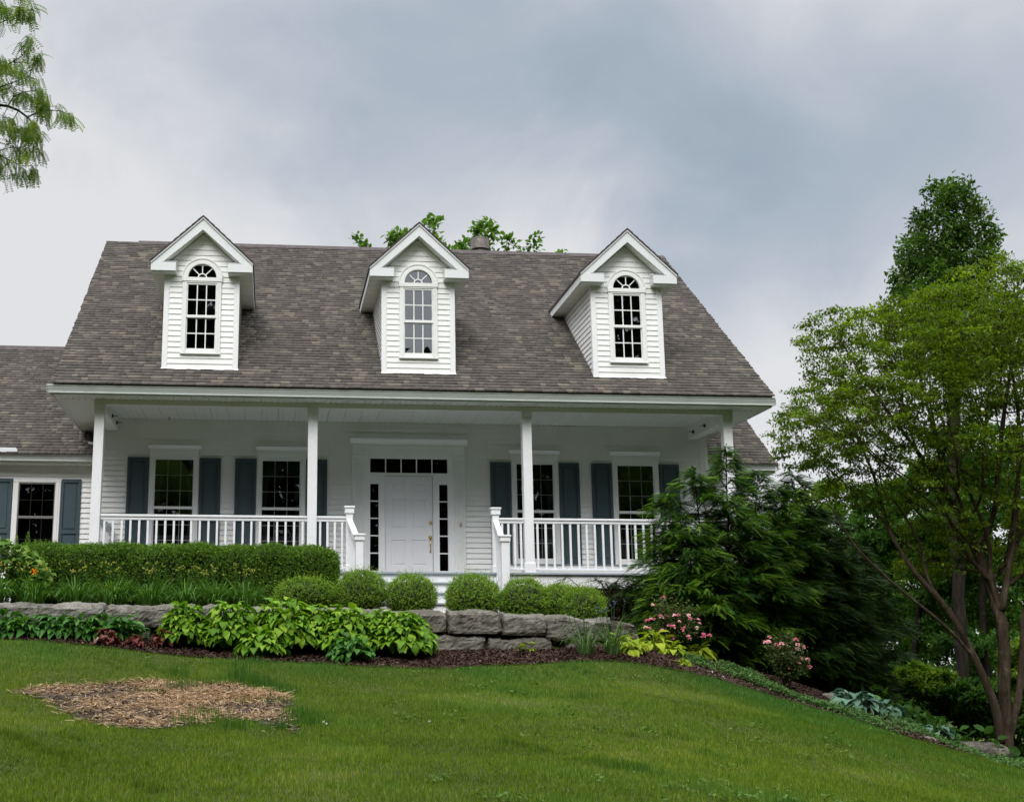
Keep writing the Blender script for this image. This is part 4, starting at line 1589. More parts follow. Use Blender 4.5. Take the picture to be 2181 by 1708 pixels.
# ---- stone wall of split blocks in two courses
wall = tag(empty('retaining_wall', (-2, -5.9, 1.8)), 'low dry stone wall of big grey split blocks holding up the planting terrace', 'stone wall')


def block(x0, x1, z0, z1, seed, y0=None, yaw=None, depth=.42, parent=wall, tilt=0., name='stone_block'):
    r = np.random.default_rng(seed)
    xc = (x0+x1)/2
    if y0 is None:
        y0 = float(wall_y(xc))
        yaw = math.atan2(float(wall_y(x1)-wall_y(x0)), x1-x0)
    w, h = x1-x0, z1-z0
    nx, ny, nz = max(4, int(w/.03)), 8, max(4, int(h/.03))
    ph = r.uniform(0, 9, 12)

    def disp(p):
        x, y, z = p
        q_ = mnoise.noise(Vector((x*2.6+ph[0], y*3+ph[1], z*6+ph[2])))*.022
        q_ += mnoise.noise(Vector((x*8+ph[3], y*9+ph[1], z*16+ph[2])))*.012
        return q_+mnoise.noise(Vector((x*22+ph[3], y*22+ph[1], z*30+ph[2])))*.007
    V, F, idx = [], [], {}

    def vert(i, j, k):
        key = (i, j, k)
        if key not in idx:
            x, y, z = -w/2+w*i/nx, depth*j/ny, h*k/nz
            e = .028
            px = min(x+w/2, w/2-x)
            pz = min(z, h-z)
            py = min(y, depth-y)
            # soften edges
            kx = max(0, 1-px/.05)
            kz = max(0, 1-pz/.05)
            ky = max(0, 1-py/.05)
            sx_ = e*(kz*kz+ky*ky)*.5*(1 if x < 0 else -1) if kx > 0 else 0
            sy_ = e*(kz*kz+kx*kx)*.6*(1 if y < depth/2 else -1) if ky > 0 else 0
            sz_ = e*(ky*ky*1.2+kx*kx)*.5*(1 if z < h/2 else -1) if kz > 0 else 0
            dd = disp((x, y, z))+r.normal(0, .0028)
            if j == 0:
                y -= dd*1.4
            if k == nz:
                z += dd*1.5+.035*(y/depth)+.012*math.sin(x*8+ph[8])+tilt*x
                if y < .08:
                    z -= .016*(1-y/.08)
            elif k > nz*.6:
                z += tilt*x*(k/nz-.6)/.4
            if i in (0, nx):
                x += dd*(-1 if i == 0 else 1)
            V.append((x+sx_, y+sy_, z+sz_))
            idx[key] = len(V)-1
        return idx[key]
    for i in range(nx):
        for k in range(nz):
            F.append((vert(i, 0, k), vert(i+1, 0, k), vert(i+1, 0, k+1), vert(i, 0, k+1)))
        for j in range(ny):
            F.append((vert(i, j, nz), vert(i+1, j, nz), vert(i+1, j+1, nz), vert(i, j+1, nz)))
    for j in range(ny):
        for k in range(nz):
            F.append((vert(0, j+1, k), vert(0, j, k), vert(0, j, k+1), vert(0, j+1, k+1)))
            F.append((vert(nx, j, k), vert(nx, j+1, k), vert(nx, j+1, k+1), vert(nx, j, k+1)))
    for i in range(nx):
        for k in range(nz):
            F.append((vert(i+1, ny, k), vert(i, ny, k), vert(i, ny, k+1), vert(i+1, ny, k+1)))
    c, s = math.cos(yaw), math.sin(yaw)
    V = [(xc+x*c-y*s, y0+x*s+y*c, z0+z) for x, y, z in V]
    mb = MB()
    mb.add(V, F)
    return mb.build(name, M['stone'], parent, smooth=False, fix=False)


zt = lambda x: float(np.interp(x, [-14, -6.4, -4.2, -.15, 1.4, 2.6, 3.2], [2.41, 2.385, 2.36, 2.29, 2.245, 2.17, 2.1]))
i = 0
for a, b in ((-11.4, -9.6), (-9.58, -8.1), (-8.08, -6.55), (-6.53, -4.96), (-4.94, -3.72), (-3.70, -2.55), (-2.53, -1.4), (-1.38, -.14), (-.10, .655), (.685, 1.315), (1.345, 2.36), (2.38, 2.95)):
    dz = {8: .025, 7: -.01, 9: .0}.get(i, 0)
    block(a, b, zt((a+b)/2)-(.335 if i != 10 else .36), zt((a+b)/2)-.03+dz, 40+i, tilt=-.03 if i > 8 else 0)
    i += 1
for a, b, dd in ((-11, -9.2, 0), (-9.15, -7.4, 0), (-7.35, -5.6, 0), (-5.55, -4.30, 0), (-4.22, -3.1, .02), (-3.05, -1.9, 0), (-1.85, -.72, 0), (-.68, .42, 0), (.475, 1.40, -.03), (1.62, 2.25, .02), (2.3, 2.9, 0)):
    block(a, b, zt((a+b)/2)-.80, zt((a+b)/2)-.365, 60+i, y0=float(wall_y((a+b)/2))+.03+dd, yaw=math.atan2(float(wall_y(b)-wall_y(a)), b-a))
    i += 1


# ---- clumps of broad leaves (hostas)
def hosta_clump(name, loc, n, ln, rad, h, mat, tm, seed, label, cat, group, vr=(.15, .95), flat=.35, sxr=(.8, 1.1), pet=True):
    r = np.random.default_rng(seed)
    root = empty(name, loc)
    az = r.uniform(0, 2*math.pi, n)
    q = np.sqrt(r.uniform(.02, 1, n))
    el = (1-q)*.9                                      # inner leaves stand higher
    tipx = np.c_[np.cos(az), np.sin(az)]
    base = np.c_[tipx*(rad*.62*q)[:, None], h*(.30+.70*(1-q**2.4))*r.uniform(.7, 1.08, n)]
    D_ = np.c_[tipx, (-.2-.2*q+1.0*el*.9+r.normal(0, .34, n))]
    D_[:, :2] += r.normal(0, .25, (n, 2))
    N_ = np.c_[-tipx*.3, np.ones(n)]+r.normal(0, .22, (n, 3))
    v = np.clip(r.uniform(*vr, n)+.15*(base[:, 2]/h-.5), 0, 1)
    parts = [place(tm[k], base[k::len(tm)], D_[k::len(tm)], N_[k::len(tm)], ln*r.uniform(.65, 1.15, len(base[k::len(tm)])), v[k::len(tm)], None) for k in range(len(tm))]
    leaves('leaves', parts, mat, root, smooth=True, origin=(0, 0, 0))
    if pet:
        mb = MB()
        for i in range(0, n, 2):
            b = base[i]
            mb.tube([(b[0]*.12, b[1]*.12, -.03), (b[0]*.5, b[1]*.5, b[2]*.6), tuple(b)], .006, 4, cap=False)
        me_o = mb.build('stems', mat, None, fix=False)
        me_o.parent = root
    tag(root, label, cat, group)
    return root


H1, H2, H3 = hosta(arch=.7, cup=.25), hosta(arch=1.15, cup=.15, w=.33), hosta(arch=.35, cup=.4, w=.30)
LH = [(392, -6.45, 84, .27, .40, .56, 'lime hosta clump nearest the purple coral bells, hanging over the long stone block'),
      (492, -6.50, 100, .29, .50, .62, 'lime hosta clump with raised leaf tips, second from the coral bells'),
      (606, -6.50, 110, .30, .56, .70, 'tallest lime hosta clump, in the middle of the row before the stone wall'),
      (735, -6.52, 96, .28, .50, .64, 'lime hosta clump right of the tallest one, with darker leaves low down'),
      (856, -6.52, 120, .29, .56, .58, 'lime hosta clump at the right end, spreading towards the bare stone blocks'),
      (672, -6.42, 90, .27, .46, .62, 'lime hosta clump filling the space just right of the tallest one, close to the wall'),
      (798, -6.42, 90, .27, .46, .58, 'lime hosta clump close to the wall, left of the end clump'),
      (556, -6.85, 50, .26, .38, .40, 'low lime hosta clump in front of the tallest one, at the mulch edge'),
      (748, -7.0, 60, .21, .34, .36, 'low green hosta clump with smaller leaves at the front of the row')]
for i, (x, Yh, n, ln_, rad, h, lab) in enumerate(LH):
    p = at(x, 1390, Yh)
    hosta_clump('hosta_clump', (p[0], Yh, g1(p[0], Yh)-.02), int(n*3.6), ln_*.56, rad*1.25, h*(1.0 if i < 7 else .9), M['l_lime'] if i != 8 else M['l_dkhosta'], (H1, H2, H3), 100+i, lab, 'hosta', 'lime hostas in front of the stone wall')
DH = [(8, 1358, 'dark green broad-leaved clump at the left edge of the photo, under the long stone block'), (62, 1358, 'dark green broad-leaved clump second from the left edge, on the lawn border'),
      (118, 1360, 'dark green broad-leaved clump in the middle of the dark row below the long block'), (172, 1362, 'dark green broad-leaved clump just left of the joint between the long blocks'),
      (222, 1362, 'dark green broad-leaved clump below the joint between the long blocks'), (262, 1364, 'dark green broad-leaved clump next to the first purple coral bells')]
H4 = hosta(arch=.3, cup=.5, w=.20)
H5 = hosta(arch=.6, cup=.35, w=.22)
for i, (x, y, lab) in enumerate(DH):
    p = on_ground(x, y)
    hosta_clump('broadleaf_clump', (p[0], -6.28, g1(p[0], -6.28)-.02), 84, .20, .36, .32, M['l_dkhosta'], (H4, H5), 130+i, lab, 'plant', 'dark green clumps below the left blocks')
GH = [(1148, 1362, .12, .16, .10, 'small golden hosta tuft beside the last stone of the wall'), (1345, 1395, .15, .2, .17, 'golden hosta with ragged leaves, lowest left in front of the pink roses'), (1318, 1382, .14, .18, .16, 'golden hosta close to the end stone of the wall'),
      (1392, 1386, .17, .30, .22, 'largest golden hosta, left of the foot of the first rose bush'), (1430, 1396, .14, .24, .14, 'golden hosta under the middle of the first rose bush'),
      (1490, 1402, .15, .2, .16, 'golden hosta at the right foot of the first rose bush'), (1455, 1416, .12, .12, .09, 'tiny golden hosta alone on the mulch by the lawn edge')]
for i, (x, y, ln_, rad, h, lab) in enumerate(GH[1:]):
    p = on_ground(x, y)
    hosta_clump('golden_hosta', (p[0], p[1], g1(p[0], p[1])-.01), 40 if rad > .15 else 14, ln_*1.2, rad*1.15, h*1.15, M['l_gold'], (H4, H2), 150+i, lab, 'hosta', 'golden hostas around the first rose bush')
BH = [(1822, 1520, 90, .20, .44, .30, 'largest blue-green hosta on the slope below the second rose bush'), (1888, 1528, 56, .18, .32, .24, 'blue-green hosta touching the largest one on its right'), (1988, 1548, 34, .20, .32, .20, 'blue-green hosta with few big leaves, just above the low stone edging'),
      (1835, 1488, 26, .17, .34, .14, 'dull green low plant behind the largest blue-green hosta')]
for i, (x, y, n, ln_, rad, h, lab) in enumerate(BH):
    p = on_ground(x, y)
    hosta_clump('blue_hosta' if i < 3 else 'broadleaf_clump', (p[0], p[1], g1(p[0], p[1])-.01), n, ln_, rad, h, M['l_blue'] if i < 3 else M['l_dkhosta'], (H1, H3), 160+i, lab, 'hosta' if i < 3 else 'plant', 'blue hostas on the right slope' if i < 3 else None)
p = on_ground(1123, 1388)
hosta_clump('hellebore', (p[0], p[1], g1(p[0], p[1])-.01), 16, .13, .15, .12, M['l_gold'], (H4,), 171, 'small pale green plant alone on the mulch below the stone blocks', 'plant', None, (0, .4))
p = on_ground(1358, 1362)
hosta_clump('broadleaf_clump', (p[0], p[1]+.3, g1(p[0], p[1]+.3)), 5, .30, .16, .22, M['l_dkhosta'], (H1,), 172, 'few big dark round leaves beyond the end stone of the wall', 'plant', None, (0, .4))

# coral bells: ruffled purple leaves
ruf = hosta(nl=6, nw=6, w=.5, arch=.4, cup=.3, wave=.10)
for i, (x, y, rad, lab) in enumerate(((226, 1376, .20, 'purple coral bells clump farthest left, against the dark green leaves'), (286, 1380, .15, 'smallest purple coral bells clump, between the two bigger ones'), (352, 1382, .22, 'purple coral bells clump next to the first lime hosta'))):
    p = on_ground(x, y)
    hosta_clump('coral_bells', (p[0], p[1], g1(p[0], p[1])-.02), 60, .085, rad, rad*1.15, M['l_heuch'], (ruf,), 180+i, lab, 'coral bells', 'purple coral bells on the mulch', (0, 1))


# ---- daylilies and iris: arching straps with bud stalks
def strap_clump(name, loc, n, ln, mat, seed, label, cat, group, spread=1.0, stalks=0, open_=0, w=.022, budmat=None, lift=(.75, 1.05)):
    r = np.random.default_rng(seed)
    root = empty(name, loc)
    parts = []
    for k, (ar, lf) in enumerate(((.8, 1.0), (1.1, .95), (1.4, .9), (.5, 1.02))):
        m_ = n//4
        az = r.uniform(0, 2*math.pi, m_)
        dd = np.c_[np.cos(az), np.sin(az), np.zeros(m_)]
        b = dd*r.uniform(.0, .13, (m_, 1))*spread
        parts.append(place(strap(7, w, ar, lf), b, dd, np.tile((0, 0, 1.), (m_, 1))+r.normal(0, .08, (m_, 3)), ln*r.uniform(.65, 1.2, m_), np.clip(r.normal(.5, .22, m_), 0, 1)))
    leaves('leaves', parts, mat, root, smooth=True, origin=(0, 0, 0))
    if stalks:
        mb = MB()
        bp, bd, ba = [], [], []
        for i in range(stalks):
            an, rr = r.uniform(0, 2*math.pi), r.uniform(.05, .28)
            h = ln*r.uniform(1.0, 1.32)
            top = (math.cos(an)*rr, math.sin(an)*rr, h)
            mb.tube([(top[0]*.3, top[1]*.3, 0), (top[0]*.7, top[1]*.7, h*.6), top], .004, 4, cap=False)
            for k in range(r.integers(3, 6)):
                bp.append(np.array(top)+r.normal(0, .012, 3))
                bd.append((r.normal(0, .6), r.normal(0, .6), 1))
                ba.append(r.random())
        mb.build('stalks', mat, None, fix=False).parent = root
        bud = (np.array([(0, 0, 0), (-.2, .5, 0), (0, .5, .2), (.2, .5, 0), (0, .5, -.2), (0, 1, 0)]), [np.array([(0, 2, 1), (0, 3, 2), (0, 4, 3), (0, 1, 4), (1, 2, 5), (2, 3, 5), (3, 4, 5), (4, 1, 5)])])
        leaves('buds', [place(bud, np.array(bp), np.array(bd), rdir(r, len(bp)), .045, np.array(ba))], budmat or M['bud'], root, origin=(0, 0, 0))
        if open_:
            pp, dd_, = [], []
            for i in range(open_):
                c = np.array((.04, -.16, ln*1.02-.25*i))
                for k in range(6):
                    a = k*math.pi/3
                    pp.append(c)
                    dd_.append((math.cos(a), -.5, math.sin(a)))
            leaves('flower', [place(T_OVAL, np.array(pp), np.array(dd_), rdir(r, len(pp)), .068, r.random(len(pp)))], M['orange'], root, origin=(0, 0, 0))
    tag(root, label, cat, group)
    return root


DL = [(-12, 0, 'daylily clump cut by the left edge of the photo, on top of the wall'), (68, 1, 'daylily clump with the one open orange flower'), (160, 0, 'daylily clump right of the orange flower, over the middle of the long block'),
      (240, 0, 'daylily clump over the joint between the long blocks of the wall'), (318, 0, 'daylily clump directly over the second long block'), (395, 0, 'daylily clump behind the first lime hosta'),
      (462, 0, 'daylily clump behind the second lime hosta'), (525, 0, 'last daylily clump on the right with many buds, next to the boxwood balls')]
for i, (x, op, lab) in enumerate(DL):
    p = at(x, 1280, -5.25)
    strap_clump('daylily', (p[0], p[1], g1(p[0], p[1])-.01), 190, .50, M['l_lily'], 200+i, lab, 'daylily', 'daylilies on top of the stone wall', spread=1.5, stalks=(14, 12, 12, 10, 12, 9, 9, 16)[i], open_=op)
p = at(1285, 1392, -6.35)
strap_clump('iris_clump', (p[0]-.25, p[1], g1(p[0]-.25, p[1])-.01), 70, .52, M['l_iris'], 231, 'thin-leaved iris clump leaning before the last wall stones', 'iris', None, spread=1.0, stalks=5, w=.014, budmat=M['l_iris'])
strap_clump('iris_clump', (p[0]+.12, p[1]-.02, g1(p[0]+.12, p[1])-.01), 60, .58, M['l_iris'], 232, 'taller grey-green spiderwort clump with small bluish buds by the last wall stones', 'plant', None, spread=.7, stalks=8, w=.016,
            budmat=leafmat('bluish_bud', ((0, (.06, .08, .14)), (1, (.12, .13, .22)))))


# ---- rose bushes
def rose(loc, W_, H_, seed, nfl, label, fl):
    r = np.random.default_rng(seed)
    root = empty('rose_bush', loc)
    mb = MB()
    tips = []
    for i in range(26):
        an = r.uniform(0, 2*math.pi)
        q = r.uniform(.2, 1)
        t_ = Vector((math.cos(an)*W_*q, math.sin(an)*W_*q*.8, H_*r.uniform(.55, 1)*(1.08-.35*q*q)))
        m_ = Vector((t_.x*.45, t_.y*.45, t_.z*.6))
        mb.tube([(t_.x*.05, t_.y*.05, -.03), m_, t_], [.008, .006, .003], 5, cap=False)
        tips.append((m_, t_))
    st = mb.build('canes', M['darkbark'], None, fix=False)
    st.parent = root
    n = 3400
    k = r.integers(0, len(tips), n)
    a = np.array([tips[j][0][:] for j in k])
    b = np.array([tips[j][1][:] for j in k])
    q = r.uniform(-.35, 1.05, n)[:, None]
    P = a+(b-a)*q+r.normal(0, .055, (n, 3))
    P[:, 2] = np.maximum(P[:, 2], .06)
    leaves('leaves', [place(T_OVAL, P, rdir(r, n), rdir(r, n)+np.array((0, 0, 1.2)), .042*r.uniform(.7, 1.2, n), np.clip(r.normal(.45, .25, n), 0, 1))], M['l_rose'], root, origin=(0, 0, 0))
    pet = hosta(nl=4, nw=4, w=.5, arch=.5, cup=.5, wave=0)
    for i, (fx_, fz_) in enumerate(fl):
        c = np.array((fx_, -W_*.55*r.uniform(.4, 1.1), fz_))
        k = 9
        a = r.uniform(0, 6)+np.arange(k)*2.4
        tl = r.uniform(.15, 1.2, k)
        d = np.c_[np.cos(a)*np.sin(tl), np.sin(a)*np.sin(tl), np.cos(tl)]
        d = d@np.array([[1, 0, 0], [0, .75, .6], [0, -.6, .75]])
        leaves('bloom', [place(pet, np.repeat(c[None], k, 0), d, np.repeat(np.array([[0, -.4, 1.]]), k, 0)*.5-d*.2+rdir(r, k)*.2, .044*r.uniform(.85, 1.2), np.clip(r.normal(.45, .3)+r.normal(0, .1, k), 0, 1))], M['petal'], root, smooth=True, origin=(0, 0, 0))
    return tag(root, label, 'rose bush', 'pink rose bushes in the slope bed')


def flw(lst, base, cx_, sc):
    return [((x-cx_)*sc, (base-y)*sc) for x, y in lst]


p = on_ground(1448, 1398)
sc = (p[1]-EYE[1])/FPX*1.76066
g = g1(p[0], p[1]+.3)
F1 = [(1423, 1281), (1398, 1297), (1381, 1331), (1390, 1329), (1401, 1328), (1413, 1323), (1427, 1321), (1447, 1320), (1455, 1318), (1473, 1319), (1478, 1326), (1497, 1328), (1503, 1336), (1429, 1341), (1437, 1344), (1381, 1346), (1390, 1347), (1493, 1346), (1468, 1347), (1461, 1350),
      (1470, 1364), (1476, 1369), (1505, 1366), (1507, 1360), (1440, 1367), (1520, 1362), (1415, 1352), (1410, 1322), (1453, 1333)]
rose((p[0], p[1]+.3, g), .48, .82, 301, 0, 'larger rose bush covered in pink blooms, nearer the wall end', flw(F1, 1398, 1448, sc))
p = on_ground(1690, 1478)
sc = (p[1]-EYE[1])/FPX*1.76066
g = g1(p[0], p[1]+.25)
F2 = [(1655, 1368), (1639, 1380), (1648, 1379), (1663, 1384), (1671, 1389), (1704, 1374), (1707, 1384), (1688, 1386), (1722, 1389), (1698, 1400), (1716, 1413), (1733, 1417), (1709, 1424), (1690, 1433), (1740, 1432), (1676, 1382), (1708, 1394)]
rose((p[0], p[1]+.25, g), .40, .72, 302, 0, 'smaller rose bush with fewer pink blooms, lower on the slope before the dark evergreens', flw(F2, 1478, 1690, sc))


# ---- broad shrub at the left edge (cone-shaped flower buds)
p = at(20, 1200, -4.6)
r = np.random.default_rng(310)
root = empty('oakleaf_shrub', (p[0], p[1], g1(p[0], p[1])))
zb_ = g1(p[0], p[1])
pts = []
for i in range(900):
    x = r.uniform(-.75, .62)
    hmax = np.interp(x, [-.75, -.3, 0, .35, .62], [1.0, 1.05, 1.0, .82, .55])
    pts.append((x, r.uniform(-.35, .45), r.uniform(.15, 1)**.6*hmax))
pts = np.array(pts)
az = r.uniform(0, 6.28, len(pts))
dd = np.c_[np.cos(az), np.sin(az)-.5, r.normal(-.1, .3, len(pts))]
leaves('leaves', [place(hosta(6, 5, .42, .6, .2, .05), pts, dd, np.tile((0, -.2, 1.), (len(pts), 1))+r.normal(0, .3, (len(pts), 3)), .12*r.uniform(.6, 1.2, len(pts)), r.uniform(.1, 1, len(pts)))], M['l_hyd'], root, smooth=True, origin=(0, 0, 0))
cp, cd = [], []
for (x, z) in ((-.35, 1.13), (-.18, 1.15), (.27, 1.02), (.1, .98), (.38, .9), (-.52, 1.05), (-.02, .93), (.5, .72)):
    for k in range(90):
        u = r.random()
        a = r.uniform(0, 6.28)
        cp.append((x+math.cos(a)*.03*(1-u), math.sin(a)*.03*(1-u)-.1, z-.08+u*.17))
        cd.append((math.cos(a), math.sin(a), .6))
leaves('flower_buds', [place(T_LEAF, np.array(cp), np.array(cd), rdir(r, len(cp)), .022, r.uniform(.6, 1, len(cp)))], M['l_hyd'], root, origin=(0, 0, 0))
mb = MB()
for k in range(14):
    a = k*.45
    mb.tube([(.1*math.cos(a), .1*math.sin(a), -.05), (.5*math.cos(a), .3*math.sin(a), .7)], [.012, .006], 5)
mb.build('stems', M['darkbark'], None, fix=False).parent = root
tag(root, 'bright broad-leaved shrub with cone-shaped buds at the left edge, beside the hedge end', 'shrub')


# ------------------------------------------------------------------ evergreens built of flat needle sprays
def spray_template(n=9, needle=.24, w=.16):
    """a twig with needles in two rows, length 1"""
    V, F = [], []
    for i in range(n):
        u = (i+.6)/n
        L = needle*(1-.55*u)
        for sgn in (-1, 1):
            b = len(V)
            a = 55-20*u
            c, s = math.cos(math.radians(a)), math.sin(math.radians(a))
            z = -.18*u*u
            V += [(0, u-.05, z), (0, u+.05, z), (sgn*L*s, u+L*c, z-.03)]
            F.append((b, b+1, b+2))
    b = len(V)
    V += [(-.012, 0, 0), (.012, 0, 0), (0, 1, -.18)]
    F.append((b, b+1, b+2))
    return np.array(V), [np.array(F)]


SPR = spray_template()
SPR2 = spray_template(10, .2)


def yew(name, loc, stems, seed, mat, label, cat, spr=.22, per=60, group=None, rise=.25, droop=.25, bright=.25, trunk=.04, dens=34, lean=.25, shoulder=1.0):
    """evergreen of several leaders; stems: (dx, dy, height, reach); layered drooping boughs with needle sprays"""
    r = np.random.default_rng(seed)
    root = empty(name, loc)
    mb = MB()
    P, D_, N_, S_, A_ = [], [], [], [], []
    for (sx0, sy0, Hs, Rs) in stems:
        mb.tube([(sx0*.25, sy0*.25, -.15), (sx0*.7, sy0*.7, Hs*.4), (sx0, sy0, Hs*.97)], [trunk, trunk*.6, trunk*.12], 7)
        nb = int(dens*Hs)
        for i in range(nb):
            u0 = (i+.5)/nb
            h = Hs*(.04+.95*u0)
            f = min(1, u0*2.2)
            ox, oy = sx0*(.25+.75*f), sy0*(.25+.75*f)
            az = i*2.39996+r.normal(0, .5)+seed
            L = Rs*np.interp(u0, [0, .2, .55, .8, .93, 1], [.95, 1.1, 1.0*shoulder, .72, .38, .12])*r.uniform(.55, 1.25)
            if L < .06:
                continue
            dz = L*rise*r.uniform(-.2, 1.8)
            d = Vector((math.cos(az), math.sin(az), 0))
            o_ = Vector((ox, oy, h))
            pts = [o_+d*(.03*L), o_+d*L*.45+Vector((0, 0, dz*.7)), o_+d*L*.8+Vector((0, 0, dz)), o_+d*L+Vector((0, 0, dz-droop*L*r.uniform(.1, .5)))]
            mb.tube(pts, [.012, .009, .005, .002], 4, cap=False)
            lat = Vector((-d.y, d.x, 0))
            vb = r.normal(0, .09)
            for j in range(int(per*max(.3, L))):
                u = r.uniform(.12, 1)**.75
                s = u*3
                q = min(2, int(s))
                b = pts[q].lerp(pts[q+1], s-q)
                sg = r.choice((-1, 1))
                wdt = L*.5*(1.05-u*.6)*r.uniform(0, 1)
                b = b+lat*sg*wdt+Vector((0, 0, r.normal(0, .035)-wdt*.22))
                dr = d*(.6+.5*u)+lat*sg*r.uniform(.0, 1.0)+Vector((0, 0, r.normal(-.12, .28)))
                P.append(b[:])
                D_.append(dr[:])
                N_.append((r.normal(0, .3), r.normal(0, .3), 1))
                S_.append(spr*r.uniform(.6, 1.3))
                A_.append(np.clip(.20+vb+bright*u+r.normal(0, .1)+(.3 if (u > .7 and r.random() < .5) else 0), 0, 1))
    mb.build('branches', M['darkbark'], None, fix=False).parent = root
    P, D_, N_, S_, A_ = map(np.array, (P, D_, N_, S_, A_))
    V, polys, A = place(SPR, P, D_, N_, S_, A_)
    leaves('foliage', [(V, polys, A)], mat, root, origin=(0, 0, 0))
    return tag(root, label, cat, group)


def stems_at(p, gz, lst, Y):
    """leaders measured as (x, top y, depth offset, reach)"""
    out = []
    for x, y, dy, R_ in lst:
        q = at(x, y, Y+dy)
        out.append((q[0]-p[0], dy, q[2]-gz, R_))
    return out


Yv = -3.9
p = at(1535, 1200, Yv)
gz = g1(p[0], p[1])-.1
yew('yew_tree', (p[0], p[1], gz), stems_at(p, gz, [(1545, 952, 0, .50), (1478, 1000, -.2, .62), (1612, 1000, .3, .60), (1425, 1045, -.1, .52), (1405, 1150, -.3, .5), (1655, 1040, .2, .55), (1550, 1060, -.6, .65), (1460, 1130, -.6, .62), (1620, 1130, -.4, .65), (1530, 1220, -.9, .6), (1440, 1240, -.7, .5)], Yv), 401, M['l_yew'],
    'big spreading evergreen with bright green tips covering the right end of the porch', 'evergreen', spr=.19, per=105, bright=.46, dens=27)
Yv = -3.2
p = at(1720, 1250, Yv)
gz = g1(p[0], p[1])-.2
yew('dark_evergreen', (p[0], p[1], gz), stems_at(p, gz, [(1690, 1005, 0, .55), (1735, 1075, .2, .65), (1650, 1090, .2, .6), (1700, 1160, -.5, .75), (1770, 1180, 0, .65), (1650, 1250, -.7, .7)], Yv), 402, M['l_hem'],
    'darkest evergreen, right of the bright-tipped one and behind the smaller rose bush', 'evergreen', spr=.21, per=95, bright=.36, dens=24)
Yv = -2.4
p = at(1795, 1330, Yv)
gz = g1(p[0], p[1])-.2
yew('dark_evergreen', (p[0], p[1], gz), stems_at(p, gz, [(1775, 1100, 0, .6), (1825, 1170, .2, .6), (1740, 1200, -.2, .6), (1800, 1290, -.4, .7)], Yv), 403, M['l_hem'],
    'dark evergreen farthest right, lower and behind the darkest one', 'evergreen', spr=.22, per=90, bright=.36, dens=24)
for i, (x, y, Y, H_, lab) in enumerate(((1300, 1330, -3.3, .86, 'low dark shrub under the porch skirt, nearest the boxwood balls'), (1372, 1340, -3.5, .96, 'low dark shrub under the porch skirt, in the middle of the low ones'),
                                        (1440, 1350, -3.9, 1.1, 'low dark shrub behind the larger rose bush, nearest the big evergreen'))):
    p = at(x, y, Y)
    gz = g1(p[0], p[1])-.05
    tp = at(x, 1243-(i*4), Y)[2]-gz
    yew('low_evergreen_shrub', (p[0], p[1], gz), [(0, 0, tp, .5), (-.28, -.1, tp*.9, .45), (.28, .05, tp*.92, .45)], 410+i, M['l_low'], lab, 'shrub', spr=.14, per=80, group='low dark shrubs under the right end of the porch', rise=.5, trunk=.02, bright=.3, dens=30, shoulder=1.2)


# ------------------------------------------------------------------ trees: space colonisation skeletons
def colonize(att, trunk, step, di, dk, iters=90, seed=1, up=.05):
    """att (n,3) attraction points; trunk: list of points; returns nodes, parents"""
    r = np.random.default_rng(seed)
    nodes = [np.array(trunk[0], float)]
    par = [-1]
    for q in trunk[1:]:
        q = np.array(q, float)
        a = nodes[-1].copy()
        m_ = max(1, int(np.linalg.norm(q-a)/step))
        for k in range(1, m_+1):
            nodes.append(a+(q-a)*k/m_+r.normal(0, step*.06, 3))
            par.append(len(nodes)-2)
    A = np.asarray(att, float).copy()
    N = np.array(nodes)
    near = np.full(len(A), -1)
    nd = np.full(len(A), 1e9)

    def upd(start):
        nonlocal near, nd
        new = N[start:]
        if len(new) == 0 or len(A) == 0:
            return
        d = np.linalg.norm(A[:, None]-new[None], axis=2)
        j = d.argmin(1)
        dm = d[np.arange(len(A)), j]
        b = dm < nd
        near[b] = j[b]+start
        nd[b] = dm[b]
    upd(0)
    for it in range(iters):
        if len(A) == 0:
            break
        act = nd < di
        if not act.any():
            di *= 1.5
            continue
        ids = near[act]
        vec = unit(A[act]-N[ids])
        uq, inv = np.unique(ids, return_inverse=True)
        s = np.zeros((len(uq), 3))
        np.add.at(s, inv, vec)
        s = unit(s+r.normal(0, .25, s.shape)+np.array([0, 0, up]))
        new = N[uq]+s*step
        st = len(N)
        N = np.vstack([N, new])
        par += list(uq)
        upd(st)
        keep = nd > dk
        A, near, nd = A[keep], near[keep], nd[keep]
    return N, np.array(par)


def radii(par, r0, e=2.3, rmax=None):
    n = len(par)
    acc = np.zeros(n)
    ch = np.zeros(n, int)
    for i in range(n-1, 0, -1):
        if ch[i] == 0:
            acc[i] = r0**e
        acc[par[i]] += acc[i]
        ch[par[i]] += 1
    if ch[0] == 0:
        acc[0] = r0**e
    R = acc**(1/e)
    if rmax:
        R = R*1.0
        R = np.where(R > r0*2, r0*2+(R-r0*2)*(rmax-r0*2)/max(1e-6, R.max()-r0*2), R)
    return R, ch


